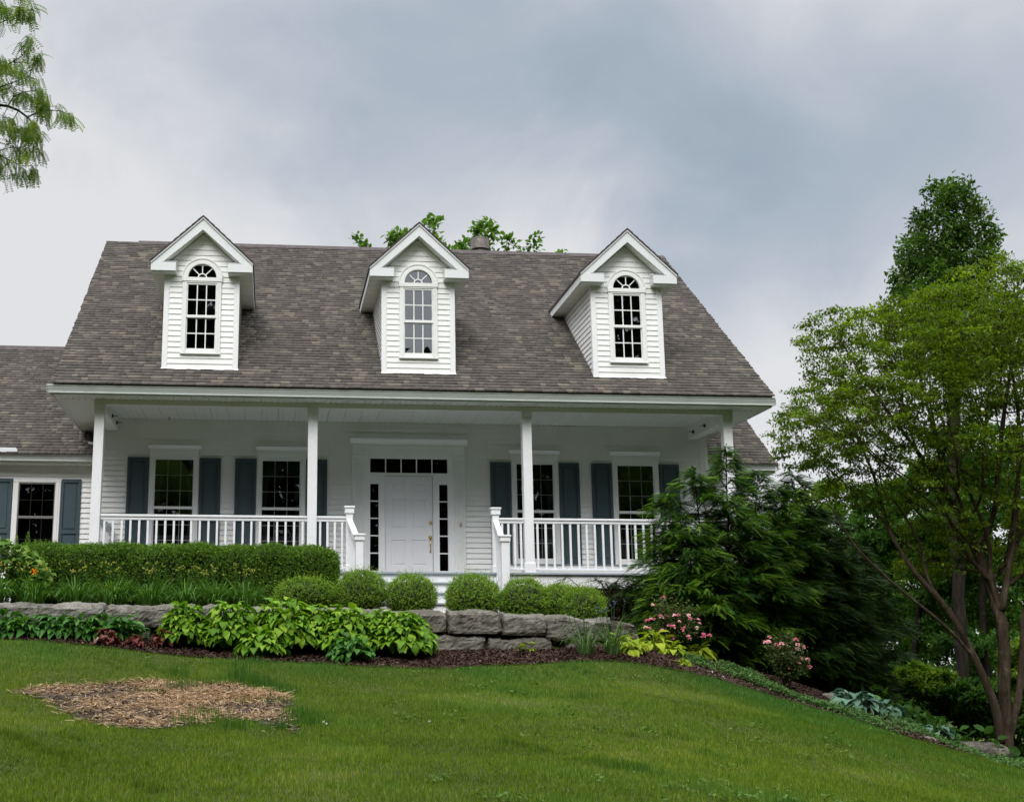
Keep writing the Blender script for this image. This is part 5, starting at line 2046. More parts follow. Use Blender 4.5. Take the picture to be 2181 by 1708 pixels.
def skeleton_mesh(N, par, R, sides=6, rmin=0.):
    idx = np.array([i for i in range(1, len(par)) if R[i] >= rmin])
    a, b = N[par[idx]], N[idx]
    ra = np.minimum(R[par[idx]], R[idx]*1.35)
    rb = R[idx]
    d = unit(b-a)
    ref = np.where(np.abs(d[:, 2:3]) > .9, np.array([[1., 0, 0]]), np.array([[0, 0, 1.]]))
    X = unit(np.cross(d, ref))
    Y = np.cross(d, X)
    an = np.arange(sides)*2*math.pi/sides
    ring = np.cos(an)[None, :, None]*X[:, None]+np.sin(an)[None, :, None]*Y[:, None]
    V = np.concatenate([a[:, None]+ring*ra[:, None, None]-d[:, None]*(ra*.15)[:, None, None], b[:, None]+ring*rb[:, None, None]+d[:, None]*(rb*.25)[:, None, None]], 1).reshape(-1, 3)
    off = (np.arange(len(idx))*2*sides)[:, None]
    k = np.arange(sides)
    Q = np.stack([off+k, off+(k+1) % sides, off+sides+(k+1) % sides, off+sides+k], -1).reshape(-1, 4)
    return V, Q


def ellipsoids(r, n, els):
    """random points inside a list of (cx, cy, cz, rx, ry, rz, weight)"""
    w = np.array([e[6] for e in els], float)
    k = r.choice(len(els), n, p=w/w.sum())
    d = rdir(r, n)*(r.random(n)**(1/2.6))[:, None]
    E_ = np.array(els)[k]
    return E_[:, :3]+d*E_[:, 3:6]


def tree(name, base, trunk, att, step, di, dk, r0, rmax, leafmat_, bark, n_leaf, leaf, seed, label, cat='tree', group=None, flat=1.0, cl=.16, tm=T_OVAL, rl=None, up=.05, vfun=None, sides=6, drop=0., pods=0, rmin=0.):
    r = np.random.default_rng(seed)
    root = empty(name, base)
    N, par = colonize(att, trunk, step, di, dk, seed=seed, up=up)
    R, ch = radii(par, r0, rmax=rmax)
    V, Q = skeleton_mesh(N, par, R, sides, rmin)
    link('trunk', mesh_np(V, [Q], smooth=True), bark, root)
    rl = rl or r0*2.6
    cand = np.where((R < rl) & (np.arange(len(R)) > len(trunk)*2))[0]
    cand = cand[cand > 0]
    w = np.where(ch[cand] == 0, 3., 1.)
    k = r.choice(cand, n_leaf, p=w/w.sum())
    ax = unit(N[k]-N[par[k]])
    P = N[k]+rdir(r, n_leaf)*np.array([cl, cl, cl*flat])*(r.random((n_leaf, 1))**.6)
    D_ = ax*.6+rdir(r, n_leaf)*.8+np.array([0, 0, -drop])
    Nn = rdir(r, n_leaf)*.5+np.array([0, 0, 1.])
    cv = np.random.default_rng(seed+5).normal(0, .13, len(N))
    v = np.clip(.42+cv[k]+r.normal(0, .16, n_leaf)+(vfun(P) if vfun else 0), 0, 1)
    leaves('crown', [place(tm, P, D_, Nn, leaf*r.uniform(.65, 1.25, n_leaf), v)], leafmat_, root)
    if pods:
        k = r.choice(cand, pods)
        k = np.repeat(k[:pods//9], 9)
        P = N[k]+r.normal(0, .07, (len(k), 3))-np.array([0, 0, .05])
        leaves('seed_pods', [place(T_LEAF, P, r.normal(0, .25, (len(k), 3))-np.array([0, 0, 1.]), rdir(r, len(k)), .075*r.uniform(.7, 1.2, len(k)), r.random(len(k)), .45)], M['pod'], root)
    return tag(root, label, cat, group)


def el(x, y, Y, rx, rz, ry, w):
    """ellipsoid by surveyed centre (x, y at depth Y); radii rx, rz given as read sizes"""
    c = at(x, y, Y)
    s = (Y-EYE[1])*1.76066/FPX
    return (c[0], c[1], c[2], rx*s, ry, rz*s, w)


r = np.random.default_rng(501)
# the many-stemmed tree in front right
Y0 = -6.2
base = at(2142, 1590, Y0)
base[2] = g1(base[0], base[1])-.15
att = ellipsoids(r, 5200, [el(2120, 720, Y0, 240, 190, 1.9, 5), el(1960, 800, Y0, 240, 160, 1.8, 4), el(1850, 880, Y0, 190, 130, 1.5, 3), el(1760, 900, Y0-.3, 125, 80, 1.1, 1.3), el(1780, 715, Y0, 90, 75, .8, .9),
                           el(2060, 960, Y0-.3, 200, 60, 1.5, 1.3), el(2330, 800, Y0, 200, 260, 1.9, 3), el(1930, 690, Y0+.2, 120, 80, 1.2, 1), el(1760, 965, Y0-.2, 115, 50, .9, .8), el(1880, 1030, Y0, 140, 60, 1., 1.), el(2040, 1080, Y0+.3, 150, 75, 1.1, 1.1), el(2150, 1160, Y0+.4, 100, 90, 1., .7), el(1990, 1190, Y0+.5, 80, 50, .8, .35)])
t0 = [base, at(2138, 1430, Y0), at(2135, 1330, Y0)]
tree('redbud_tree', base, t0, att, .14, 1.6, .2, .0030, .082, M['l_redbud'], M['bark'], 112000, .058, 502, 'many-stemmed tree with yellow-green leaves and bare arching limbs in front at the right edge', flat=.3, cl=.18, up=.02, drop=.35, pods=4200, rl=.009, tm=T_LEAF)
# secondary stems of the same tree
troot = [o for o in bpy.data.objects if o.name.startswith('redbud_tree')][0]
mb = MB()


def limb(pts, r0_, r1_, Yl=Y0):
    q = [at(x, y, Yl+dy) for x, y, dy in pts]
    # smooth the polyline a little
    out = []
    for i in range(len(q)-1):
        p0, p1, p2, p3 = q[max(i-1, 0)], q[i], q[i+1], q[min(i+2, len(q)-1)]
        for k in range(5):
            s = k/5
            out.append(.5*((2*p1)+(-p0+p2)*s+(2*p0-5*p1+4*p2-p3)*s*s+(-p0+3*p1-3*p2+p3)*s**3))
    out.append(q[-1])
    n = len(out)
    mb.tube(out, [r0_+(r1_-r0_)*i/(n-1) for i in range(n)], 9)


limb([(2132, 1580, 0), (2118, 1500, -.05), (2075, 1400, -.1), (2020, 1300, -.1), (1950, 1220, -.1), (1895, 1130, 0), (1860, 1010, .1), (1800, 880, .2)], .068, .014)
limb([(2075, 1400, -.1), (2010, 1330, -.2), (1900, 1240, -.3), (1820, 1160, -.35), (1770, 1080, -.4), (1735, 1070, -.4)], .028, .006)
limb([(2135, 1330, 0), (2110, 1240, .05), (2060, 1180, .1), (2010, 1080, .1), (1960, 980, .1), (1920, 850, .1)], .046, .014)
limb([(2133, 1300, 0), (2150, 1200, -.05), (2165, 1080, -.1), (2170, 900, -.1), (2150, 760, 0)], .055, .018)
limb([(2020, 1300, -.1), (1975, 1230, 0), (1960, 1160, .05), (1915, 1080, 0), (1880, 1040, 0), (1870, 960, 0)], .026, .008)
limb([(2145, 1585, .1), (2170, 1480, .1), (2178, 1380, .1), (2186, 1290, .1), (2250, 1190, .1), (2300, 1000, .1)], .058, .028)
limb([(2160, 1080, -.1), (2120, 1050, -.2), (2050, 1000, -.2), (2000, 985, -.2)], .02, .006)
limb([(2110, 1240, .05), (2105, 1150, .1), (2070, 1060, .15), (2040, 980, .15), (1990, 850, .2)], .036, .014)
limb([(2148, 1200, 0), (2175, 1140, 0), (2230, 1040, 0)], .036, .02)
mb.build('limbs', M['bark'], troot, smooth=True, fix=False)

# dense dark tree rising behind it
Y1 = 3.0
att = ellipsoids(r, 1700, [el(2020, 415, Y1, 42, 38, .7, .9), el(2018, 460, Y1, 72, 50, 1.0, 1.8), el(2012, 520, Y1, 100, 60, 1.4, 3), el(2008, 590, Y1, 112, 60, 1.6, 3.4), el(1985, 650, Y1, 108, 60, 1.6, 2.4), el(2060, 720, Y1, 140, 110, 2., 3)])
base = at(2040, 1500, Y1)
base[2] = g1(base[0], base[1])-.3
tree('dark_tree', base, [base, at(2035, 1100, Y1), at(2030, 800, Y1)], att, .26, 2.2, .34, .006, .13, M['l_pear'], M['darkbark'], 25000, .13, 511, 'tall dense dark green tree rising above the yellow-green one against the sky', cl=.30, drop=.3, rl=.016, tm=T_LEAF)

# tree behind the house, only the crown shows above the ridge
Y2 = 14.
att = ellipsoids(r, 800, [el(930, 560, Y2, 150, 40, 1.6, 3), el(1030, 505, Y2, 42, 34, .8, 1.6), el(990, 520, Y2, 34, 22, .8, .9), el(848, 505, Y2, 36, 20, .8, 1.1), el(926, 492, Y2, 24, 14, .7, .5), el(775, 517, Y2, 18, 9, .5, .35), el(1082, 522, Y2, 16, 10, .5, .35),
                          el(1138, 528, Y2, 10, 11, .4, .22), el(1200, 540, Y2, 8, 8, .4, .15), el(950, 640, Y2, 250, 90, 3., 3)])
base = at(960, 1200, Y2)
base[2] = g1(base[0], base[1])-.3
tree('oak_tree', base, [base, at(958, 900, Y2), at(955, 700, Y2)], att, .34, 3., .4, .010, .25, M['l_roof'], M['darkbark'], 6500, .20, 521, 'bright green treetop showing over the ridge behind the middle dormer and flue', cl=.24, drop=.2, rl=.03)

# feathery tree leaning in from the top left
Y3 = -13.5
base = np.array([-9.3, -13.2, .9])
cr = [el(40, 15, Y3, 42, 32, .35, 1.6), el(62, 108, Y3, 34, 22, .25, .9), el(25, 165, Y3, 62, 42, .4, 2.2), el(60, 190, Y3, 50, 26, .3, 1.5), el(100, 225, Y3, 34, 17, .2, .8), el(142, 243, Y3, 24, 11, .15, .45),
      el(50, 285, Y3, 55, 34, .35, 2.2), el(75, 320, Y3, 26, 18, .25, .8), el(55, 345, Y3, 34, 16, .3, .9), el(5, 355, Y3, 26, 24, .3, .6),
      el(-90, 120, Y3, 90, 160, 1., 5), el(-200, 80, Y3, 150, 200, 1.6, 7), el(-60, 300, Y3, 60, 50, .6, 2)]
att = ellipsoids(r, 2600, cr)
T_FROND = (lambda: (lambda V, F: (np.array(V), [np.array(F)]))(*(lambda: (
    [p for i in range(9) for sg in (-1, 1) for p in ((0, (i+.2)/9, -.5*((i+.2)/9)**2), (sg*.24, (i+1.0)/9, -.5*((i+.5)/9)**2-.03), (sg*.20, (i+.15)/9, -.5*((i)/9)**2-.03))],
    [(3*k, 3*k+1, 3*k+2) for k in range(18)]))()))()
tree('locust_tree', base, [base, np.array([-9.2, -13.3, 3.2]), np.array([-8.6, -13.5, 4.6])], att, .10, 1.5, .12, .0024, .05, M['l_locust'], M['darkbark'], 5200, .12, 531, 'feathery-leaved tree whose branches hang in at the top left corner', cl=.035, drop=1.0, tm=T_FROND, rl=.010)

# woodland on the right: separate trees going back down the slope
WD = [  # x, top y, base y, Y, half width, material, leaf, n, trunk radius, label
    (1745, 1030, 1500, 9., 62, 'l_wood2', .15, 6500, .12, 'bright yellow-green tree just right of the dark evergreens'),
    (1850, 1040, 1540, 14., 85, 'l_wood1', .20, 6500, .16, 'mid-green woodland tree seen under the lowest limbs of the front tree'),
    (1960, 1000, 1560, 10., 95, 'l_wood1', .17, 7500, .15, 'woodland tree directly behind the left stems of the front tree'),
    (2090, 900, 1560, 7., 120, 'l_wood1', .15, 9500, .17, 'broad woodland tree behind the trunk of the front tree'),
    (2200, 950, 1560, 11., 120, 'l_wood2', .17, 7500, .15, 'bright woodland tree at the right edge behind the front tree'),
    (1800, 1150, 1540, 22., 90, 'l_wood2', .24, 5200, .2, 'pale far woodland tree in the gap above the blue hostas'),
    (1920, 1120, 1540, 28., 100, 'l_wood2', .28, 5200, .22, 'farthest pale woodland tree, seen through the gaps in the nearer ones'),
    (2050, 1150, 1560, 20., 90, 'l_wood1', .22, 5200, .2, 'far woodland tree with low boughs beside the main trunk'),
    (1650, 1140, 1480, 16., 70, 'l_wood1', .18, 4000, .14, 'woodland tree mostly hidden behind the dark evergreens'),
    (2330, 900, 1560, 8., 150, 'l_wood1', .16, 9000, .15, 'woodland tree mostly outside the right edge, its boughs reaching in behind the trunk'),
    (2240, 1000, 1560, 24., 150, 'l_wood1', .26, 7000, .2, 'far woodland tree closing the gap at the right edge')]
for i, (x, ty, by, Y, hw_, mt_, lf, nl_, tr_, lab) in enumerate(WD):
    rr = np.random.default_rng(600+i)
    base = at(x, by, Y)
    base[2] = g1(base[0], base[1])-.2
    mid = (ty*1.0+1440)/2
    zs_ = []
    for k in range(9):
        yy = ty+(1500-ty)*(k+.4)/9.5
        ww = hw_*(.35+.75*math.sin(math.pi*min(1, (k+1.2)/9)**.7))
        zs_.append(el(x+rr.normal(0, hw_*.28), yy, Y+rr.normal(0, .8), ww*.62, (1500-ty)/15, 1.8, ww))
    att = ellipsoids(rr, 750, zs_)
    tree('woodland_tree', base, [base, at(x+rr.normal(0, 8), (by+mid)/2, Y), at(x+rr.normal(0, 12), mid, Y)], att, .32, 2.6, .5, .010, tr_*.62, M[mt_], M['darkbark'], int(nl_*2.2), lf, 620+i, lab, group='woodland trees on the right slope', cl=.45, rl=.03, flat=.5, drop=.1, tm=T_LEAF)
# understorey shrub right of the hostas
for i, (x, y, Y, w_, h_, lab) in enumerate(((1960, 1480, -1.5, 85, 70, 'light green rounded shrub behind the blue hostas, left of the main trunk'), (2075, 1500, -2.5, 70, 60, 'darker rounded shrub at the foot of the main trunk'), (2200, 1440, -1., 60, 90, 'bright leafy shrub at the right edge behind the trunk'),
                                            (1770, 1480, -.5, 80, 55, 'dull green shrub in shade behind the smaller rose bush'),
                                            (2255, 1560, -3.5, 70, 60, 'low shrub at the right edge beyond the flat edging stones'),
                                            (2170, 1520, 1.0, 80, 80, 'dark leafy shrub between the main trunk and the right edge'))):
    rr = np.random.default_rng(700+i)
    base = at(x, y+60, Y)
    base[2] = g1(base[0], base[1])-.1
    att = ellipsoids(rr, 420, [el(x, y, Y, w_, h_, .8, 3), el(x-w_*.4, y-h_*.3, Y, w_*.5, h_*.5, .6, 1), el(x+w_*.3, y-h_*.5, Y, w_*.5, h_*.5, .6, 1), el(x, y+h_*.8, Y, w_*.7, h_*.4, .6, 1)])
    tree('understorey_shrub', base, [base, at(x, y+30, Y)], att, .12, 1.5, .2, .004, .03, M[('l_wood2', 'l_wood1', 'l_wood2', 'l_wood1', 'l_wood1', 'l_wood1')[i]], M['darkbark'], 15000, .085, 720+i, lab, 'shrub', 'shrubs under the woodland trees', cl=.15, rl=.012, flat=.6, tm=T_LEAF)

# woodland behind the photographer: mirrored in the panes; unseen side rows added to cut light
r = np.random.default_rng(800)
att = []
parts = []
n = 150000
x = r.uniform(-60, 70, n)
top_ = 25+1.6*np.sin(x*.21)+1.0*np.sin(x*.75+1)+r.normal(0, .7, n)-8.6*np.exp(-((x-5.2)/3.6)**2)
z = r.uniform(0, 1, n)**.8*top_
P = np.c_[x, -42+r.normal(0, 2.0, n), z-1.5]
m_ = 60000
sd_ = r.random(m_) < .5
ys2 = np.where(sd_, r.uniform(-44, 2, m_), r.uniform(-44, -8, m_))
P2 = np.c_[np.where(sd_, -34., 44.)+r.normal(0, 2., m_), ys2, r.uniform(0, 1, m_)**.8*(21+2*np.sin(ys2*.5))-2.5]  # unseen side rows, added to block low side light from the porch
q_ = r.random(26000)
P3 = np.c_[37+q_*10+r.normal(0, 1.5, 26000), 34-q_*44+r.normal(0, 1.5, 26000), r.uniform(0, 1, 26000)**.8*(15+2*np.sin(q_*30))-5]
P = np.vstack([P, P2, P3])
n = len(P)
parts.append(place(T_OVAL, P, rdir(r, n), rdir(r, n), r.uniform(.35, .95, n), r.uniform(0, .8, n)))
tag(leaves('woodland_and_light_screen', parts, leafmat('deep_woodland_leaf', ((0, (.006, .015, .004)), (1, (.022, .045, .010))), .03), None), kind='stuff')

# ------------------------------------------------------------------ low stone edging on the slope
edg = tag(empty('stone_edging', at(2040, 1590, -7.0)), 'low line of flat grey stones half sunk in the slope near the tree foot', 'stone edging')
for i, (xa, ya, xb, yb, Y) in enumerate(((1915, 1578, 2005, 1580, -7.35), (2062, 1592, 2160, 1600, -7.2))):
    pa, pb = at(xa, ya, Y), at(xb, yb, Y)
    zz_ = (pa[2]+pb[2])/2
    block(pa[0], pb[0], zz_-.30, zz_+.05, 90+i, y0=Y, yaw=0., depth=.3, parent=edg, name='edging_stone', tilt=-.05)
block(*(lambda a, b: (a[0], b[0], a[2]-.16, a[2]))(at(1765, 1480, -6.2), at(1825, 1480, -6.2)), 95, y0=-6.2, yaw=0., depth=.3, parent=edg, name='edging_stone')

# ------------------------------------------------------------------ straw patch, grass, mulch chips, groundcover
PATCH = [(30, 1474), (90, 1466), (180, 1462), (270, 1456), (330, 1450), (400, 1462), (480, 1456), (545, 1470), (600, 1478), (622, 1500), (600, 1512), (628, 1540), (634, 1565), (590, 1552), (520, 1530), (440, 1540), (360, 1552), (290, 1552), (200, 1545), (150, 1522), (110, 1496), (60, 1480)]
PP = np.array([on_ground(x, y)[:2] for x, y in PATCH])


def inside(px, py, poly):
    c = np.zeros(len(px), bool)
    j = len(poly)-1
    for i in range(len(poly)):
        xi, yi, xj, yj = *poly[i], *poly[j]
        c ^= ((yi > py) != (yj > py)) & (px < (xj-xi)*(py-yi)/(yj-yi+1e-12)+xi)
        j = i
    return c


def noise2(x, y, s, seed):
    r = np.random.default_rng(seed)
    out = 0
    for k in range(5):
        a, b, c, d = r.uniform(-1, 1, 4)*s*(1.55**k)
        out = out+np.sin(x*a+y*b+r.uniform(0, 6))*np.sin(x*c+y*d+r.uniform(0, 6))/(1.35**k)
    return out/2.2


xs_ = np.arange(PP[:, 0].min()-.1, PP[:, 0].max()+.1, .07)
ys_ = np.arange(PP[:, 1].min()-.1, PP[:, 1].max()+.1, .07)
X, Y = np.meshgrid(xs_, ys_)
Z = zg(X, Y)+.012+.012*noise2(X, Y, 8, 3)
n_, m_ = len(xs_), len(ys_)
ii = (np.arange(m_-1)[:, None]*n_+np.arange(n_-1)[None]).ravel()
cxx = (X[:-1, :-1]+.035).ravel()
cyy = (Y[:-1, :-1]+.035).ravel()
k = inside(cxx+.10*noise2(cxx, cyy, 7, 4), cyy+.10*noise2(cxx, cyy, 7, 5), PP)
ii = ii[k]
me = mesh_np(np.c_[X.ravel(), Y.ravel(), Z.ravel()], [np.c_[ii, ii+1, ii+n_+1, ii+n_]], smooth=True)
tag(link('bare_patch', me, M['soil']), kind='structure')

M['straw'] = leafmat('straw', ((0, (.15, .07, .045)), (.4, (.46, .30, .165)), (1, (.80, .62, .40))), .2, .7, .2, (1, .9, .7))
r = np.random.default_rng(900)
n = 46000
x = r.uniform(PP[:, 0].min(), PP[:, 0].max(), n)
y = r.uniform(PP[:, 1].min(), PP[:, 1].max(), n)
nz = noise2(x, y, 2.6, 8)
k = inside(x+r.normal(0, .09, n), y+r.normal(0, .09, n), PP) & (nz+r.normal(0, .3, n) > -.22)
x, y = x[k], y[k]
n = len(x)
a = r.uniform(0, 6.28, n)
T_STRAW = (np.array([(-.5, 0, 0), (.5, 0, 0), (.5, 1, 0), (-.5, 1, 0)]), [np.array([(0, 1, 2, 3)])])
tag(leaves('straw', [place(T_STRAW, np.c_[x, y, zg(x, y)+r.uniform(.015, .045, n)], np.c_[np.cos(a), np.sin(a), r.normal(0, .18, n)], np.c_[r.normal(0, .3, (n, 2)), np.ones(n)], r.uniform(.03, .10, n), np.clip(r.normal(.5, .28, n), 0, 1), .06)], M['straw'], None), kind='stuff')


def chips(name, x, y, mat, ln, lift=.02, seed=1):
    r = np.random.default_rng(seed)
    n = len(x)
    a = r.uniform(0, 6.28, n)
    o = leaves(name, [place(T_STRAW, np.c_[x, y, zg(x, y)+r.uniform(.012, lift+.012, n)], np.c_[np.cos(a), np.sin(a), r.normal(0, .3, n)], np.c_[r.normal(0, .45, (n, 2)), np.ones(n)], ln*r.uniform(.5, 1.4, n), np.clip(r.normal(.4, .25, n), 0, 1), r.uniform(.2, .45, n))], mat, None)
    return tag(o, kind='stuff')


M['chip'] = leafmat('wood_chip', ((0, (.022, .013, .010)), (.5, (.065, .036, .028)), (.9, (.13, .085, .065)), (1, (.2, .15, .12))), .0, .85, .2)
n = 70000
x = r.uniform(-7, 8, n)
e = edge_y(x)
wl = np.where(x < 3, wall_y(np.minimum(x, 3))-.02, e+2.6)
y = e+r.uniform(0, 1, n)*(wl-e)
chips('mulch_chips', x, y, M['chip'], .035, seed=901)
# crumbs of bark on the bare patch
n = 7000
x = r.uniform(PP[:, 0].min(), PP[:, 0].max(), n)
y = r.uniform(PP[:, 1].min(), PP[:, 1].max(), n)
k = inside(x, y, PP)
chips('soil_crumbs', x[k], y[k], M['chip'], .035, .03, seed=903)
# white petals dropped under the roses
M['fallen'] = principled('fallen_petal', (.7, .62, .6), .7, .1, 40)
q = [on_ground(px_, py_) for px_, py_ in ((1522, 1441), (1526, 1446), (1536, 1443), (1538, 1449), (1560, 1452), (1502, 1432), (1518, 1436), (1483, 1424), (1490, 1428), (1459, 1403), (1471, 1412), (1528, 1440))]
q = np.repeat(np.array(q), 4, 0)+r.normal(0, .035, (48, 3))*np.array([1, 1, 0])
q[:, 2] = zg(q[:, 0], q[:, 1])+.03
tag(leaves('fallen_petals', [place(T_OVAL, q, rdir(r, len(q))*np.array([1, 1, .1]), np.tile((0, 0, 1.), (len(q), 1)), .03, r.random(len(q)))], M['fallen'], None), kind='stuff')

# groundcover down the slope
gx = [(1500, 1425), (1545, 1440), (1600, 1455), (1660, 1478), (1720, 1500), (1770, 1520), (1900, 1560), (1960, 1562), (2040, 1585), (2110, 1600), (2181, 1625), (2240, 1660)]
G = np.array([on_ground(a, b)[:2] for a, b in gx])
n = 26000
u = r.uniform(0, 1, n)*(len(G)-1)
i0 = np.minimum(u.astype(int), len(G)-2)
f = (u-i0)[:, None]
P2 = G[i0]*(1-f)+G[i0+1]*f
P2 = P2+np.c_[r.normal(0, .12, n), r.uniform(-.12, .75, n)]
k = noise2(P2[:, 0], P2[:, 1], 5, 12)+r.normal(0, .3, n) > -.12
P2 = P2[k]
n = len(P2)
hh = .03+.09*np.clip(noise2(P2[:, 0], P2[:, 1], 4, 13)+.5, 0, 1)
leaves_z = zg(P2[:, 0], P2[:, 1])+hh*r.uniform(.3, 1.15, n)
tag(leaves('groundcover', [place(T_OVAL, np.c_[P2, leaves_z], rdir(r, n)*np.array([1, 1, .5]), np.tile((0, -.2, 1.), (n, 1))+r.normal(0, .3, (n, 3)), r.uniform(.022, .045, n), np.clip(r.normal(.5, .22, n), 0, 1))], M['l_cover'], None), kind='stuff')
# leafy undergrowth on the wooded slope
n = 60000
x = r.uniform(4.5, 30, n)
y = r.uniform(-9, 30, n)
k = (y > edge_y(x)+1.6) & ((x > 6.6) | (y > 1.2))
x, y = x[k], y[k]
n = len(x)
tag(leaves('undergrowth', [place(T_OVAL, np.c_[x, y, zg(x, y)+r.uniform(0, .45, n)*(.4+.6*np.clip(noise2(x, y, .9, 22)+.5, 0, 1))], rdir(r, n), np.tile((0, 0, 1.), (n, 1))+r.normal(0, .5, (n, 3)), r.uniform(.07, .2, n), np.clip(r.normal(.3, .2, n), 0, 1))], M['l_wood1'], None), kind='stuff')


# ---- grass: individual blades over the lawn
def grass_mat():
    m = bpy.data.materials.new('grass_blade')
    m.use_nodes = True
    t = NT(m.node_tree)
    v = t.n('ShaderNodeAttribute', attribute_name='v').outputs['Fac']
    pch = t.n('ShaderNodeAttribute', attribute_name='p').outputs['Fac']
    c1 = t.ramp(v, ((0, (.05, .10, .009)), (.5, (.13, .205, .015)), (.8, (.22, .29, .026)), (.95, (.28, .27, .07)), (1, (.36, .29, .12))))
    c2 = t.ramp(v, ((0, (.02, .065, .010)), (.5, (.052, .145, .022)), (.9, (.12, .25, .045)), (1, (.2, .29, .08))))
    c = t.mix(pch, c1, c2)
    p = t.n('ShaderNodeBsdfPrincipled', {'Base Color': c, 'Roughness': .65, 'Specular IOR Level': .12})
    tr = t.n('ShaderNodeBsdfTranslucent', {0: t.mix(1.0, c, (1.1, 1.25, .5), 'MULTIPLY')})
    mx = t.n('ShaderNodeMixShader', {0: .3, 1: p.outputs[0], 2: tr.outputs[0]})
    t.n('ShaderNodeOutputMaterial', {0: mx.outputs[0]})
    return m


gm = grass_mat()
n = 680000
y = -17.6+r.uniform(0, 1, n)**.85*10.9
xl_ = -3.2-(y+23.7)*.34-.6
xr_ = -1.2+(y+23.7)*.66+.8
x = xl_+r.uniform(0, 1, n)*(xr_-xl_)
k = (y < edge_y(x)+.03*noise2(x, y, 14, 31)+r.normal(0, .03, n)) & (x < 9)
ip = inside(x+.16*noise2(x, y, 5, 33)+r.normal(0, .07, n), y+.16*noise2(x, y, 5, 34)+r.normal(0, .07, n), PP)
tuft = noise2(x, y, 4.2, 35) > .42
bare = np.clip(noise2(x, y, 1.7, 51)-.35, 0, 1)*1.5
k &= r.random(n) > bare*.75
k &= (~ip) | (tuft & (r.random(n) < .6)) | (r.random(n) < .03)
x, y, ip = x[k], y[k], ip[k]
n = len(x)
az = r.uniform(0, 6.28, n)
n1_ = noise2(x, y, 1.3, 36)
n2_ = noise2(x, y, .45, 37)
n3_ = noise2(x, y, 4.5, 38)
# lusher bluish grass near the bed, around the patch and to the right
lush = sstep(-10.2, -7.6, y)*.45+sstep(1.0, 3.5, x)*.5+.55*n2_+.55*n3_+.3*n1_
h = (.034+.014*np.clip(n3_, -1, 1)+.016*np.clip(lush, 0, 1))*r.uniform(.55, 1.35, n)
clump = np.clip(noise2(x, y, 4.5, 39)-.55, 0, .4)*.16
h = h+clump*r.uniform(.4, 1, n)
T_BL = (np.array([(-.5, 0, 0), (.5, 0, 0), (.38, .55, .10), (-.38, .55, .10), (0, 1, .34)]), [np.array([(0, 1, 2, 3)]), np.array([(3, 2, 4)])])
lean = r.uniform(.2, 1.3, n)
D_ = np.c_[np.cos(az)*lean, np.sin(az)*lean, np.ones(n)]
Nn = np.c_[-np.cos(az), -np.sin(az), np.full(n, .2)]
V, polys, A = place(T_BL, np.c_[x, y, zg(x, y)-.004], D_, Nn, h, np.clip(.42+.20*n1_+r.normal(0, .17, n)+.16*n3_-clump*3+.35*np.clip(noise2(x, y, 1.1, 44)-.55, 0, .5)+np.where(r.random(n) < .018, .4, 0)+.45*np.clip(noise2(x, y, 1.7, 51)-.2, 0, .5)+.10*noise2(x, y, 11, 52), 0, 1), r.uniform(.0042, .0068, n)/h)
Pp_ = np.repeat(np.clip(lush+clump*9+r.normal(0, .12, n), 0, 1), 5)
tag(link('lawn_grass', mesh_np(V, polys, {'v': A, 'p': Pp_}), gm), kind='stuff')
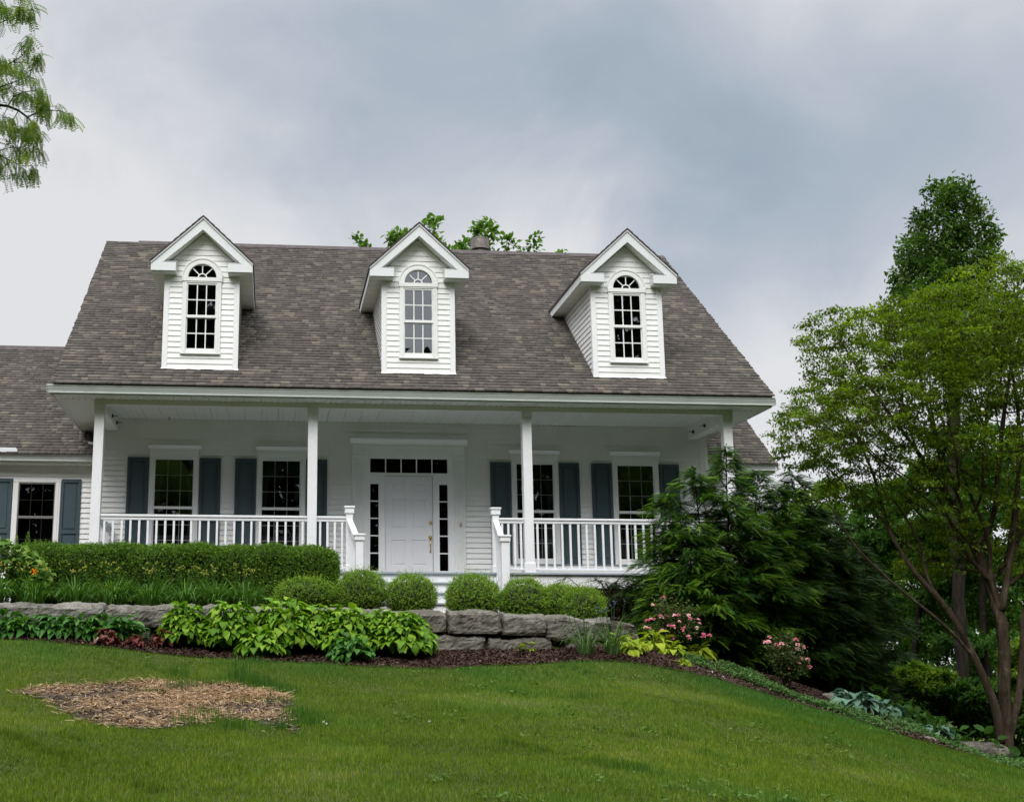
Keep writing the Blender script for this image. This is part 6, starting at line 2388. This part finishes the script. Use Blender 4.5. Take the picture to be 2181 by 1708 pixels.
# taller tufts around and in the bare patch
tp = [(513, 1445, .26, 90), (512, 1458, .17, 130), (545, 1458, .15, 120), (565, 1462, .15, 120), (600, 1478, .13, 160), (385, 1468, .16, 80), (445, 1462, .12, 90), (320, 1478, .08, 90), (640, 1530, .13, 200), (655, 1545, .10, 160), (430, 1528, .12, 110), (398, 1545, .11, 130),
      (470, 1540, .10, 110), (520, 1500, .09, 60), (585, 1500, .10, 70), (605, 1555, .12, 150), (500, 1552, .1, 120), (1245, 1490, .11, 100), (380, 1440, .17, 60)]
parts = []
for (a, b, hh_, cnt) in tp:
    q = on_ground(a, b)
    xx_ = q[0]+r.normal(0, .10, cnt)
    yy_ = q[1]+r.normal(0, .10, cnt)
    az = r.uniform(0, 6.28, cnt)
    ln_ = r.uniform(.05, .45, cnt)
    hh2 = hh_*r.uniform(.5, 1.2, cnt)
    parts.append(place(T_BL, np.c_[xx_, yy_, zg(xx_, yy_)], np.c_[np.cos(az)*ln_, np.sin(az)*ln_, np.ones(cnt)], np.c_[-np.cos(az), -np.sin(az), np.full(cnt, .2)], hh2, r.uniform(.1, .6, cnt), .006/hh2))
V, polys, A = merge(parts)
tag(link('grass_tufts', mesh_np(V, polys, {'v': A, 'p': np.full(len(A), .9)}), gm), kind='stuff')
# clover heads
q = np.array([on_ground(a, b) for a, b in ((598, 1543), (605, 1546), (518, 1545), (572, 1548), (566, 1553), (690, 1552), (694, 1556), (915, 1550), (360, 1560), (545, 1544), (478, 1561), (820, 1535))])
q = np.repeat(q[:9], 6, 0)
q[:, 2] = zg(q[:, 0], q[:, 1])+.06
tag(leaves('clover_flowers', [place(T_LEAF, q, rdir(r, len(q)), rdir(r, len(q)), .017, r.random(len(q)))], M['fallen'], None), kind='stuff')

# broad-leaved weeds and clover mats among the grass
n = 1500
y = r.uniform(-17, -7.6, n)
x = r.uniform(-9, 7, n)
cl_ = noise2(x, y, 1.6, 61)+r.normal(0, .25, n)
k = (cl_ > .45) & (y < edge_y(x)-.1) & ~inside(x, y, PP)
x, y = np.repeat(x[k], 14), np.repeat(y[k], 14)
n = len(x)
a = r.uniform(0, 6.28, n)
x = x+r.normal(0, .055, n)
y = y+r.normal(0, .055, n)
tag(leaves('lawn_weeds', [place(T_OVAL, np.c_[x, y, zg(x, y)+r.uniform(.02, .055, n)], np.c_[np.cos(a), np.sin(a), r.uniform(0, .5, n)], np.c_[r.normal(0, .3, (n, 2)), np.ones(n)], r.uniform(.022, .042, n), r.uniform(.2, .9, n), 1.3)], leafmat('weed_leaf', ((0, (.03, .08, .012)), (1, (.10, .19, .03))), .2), None), kind='stuff')
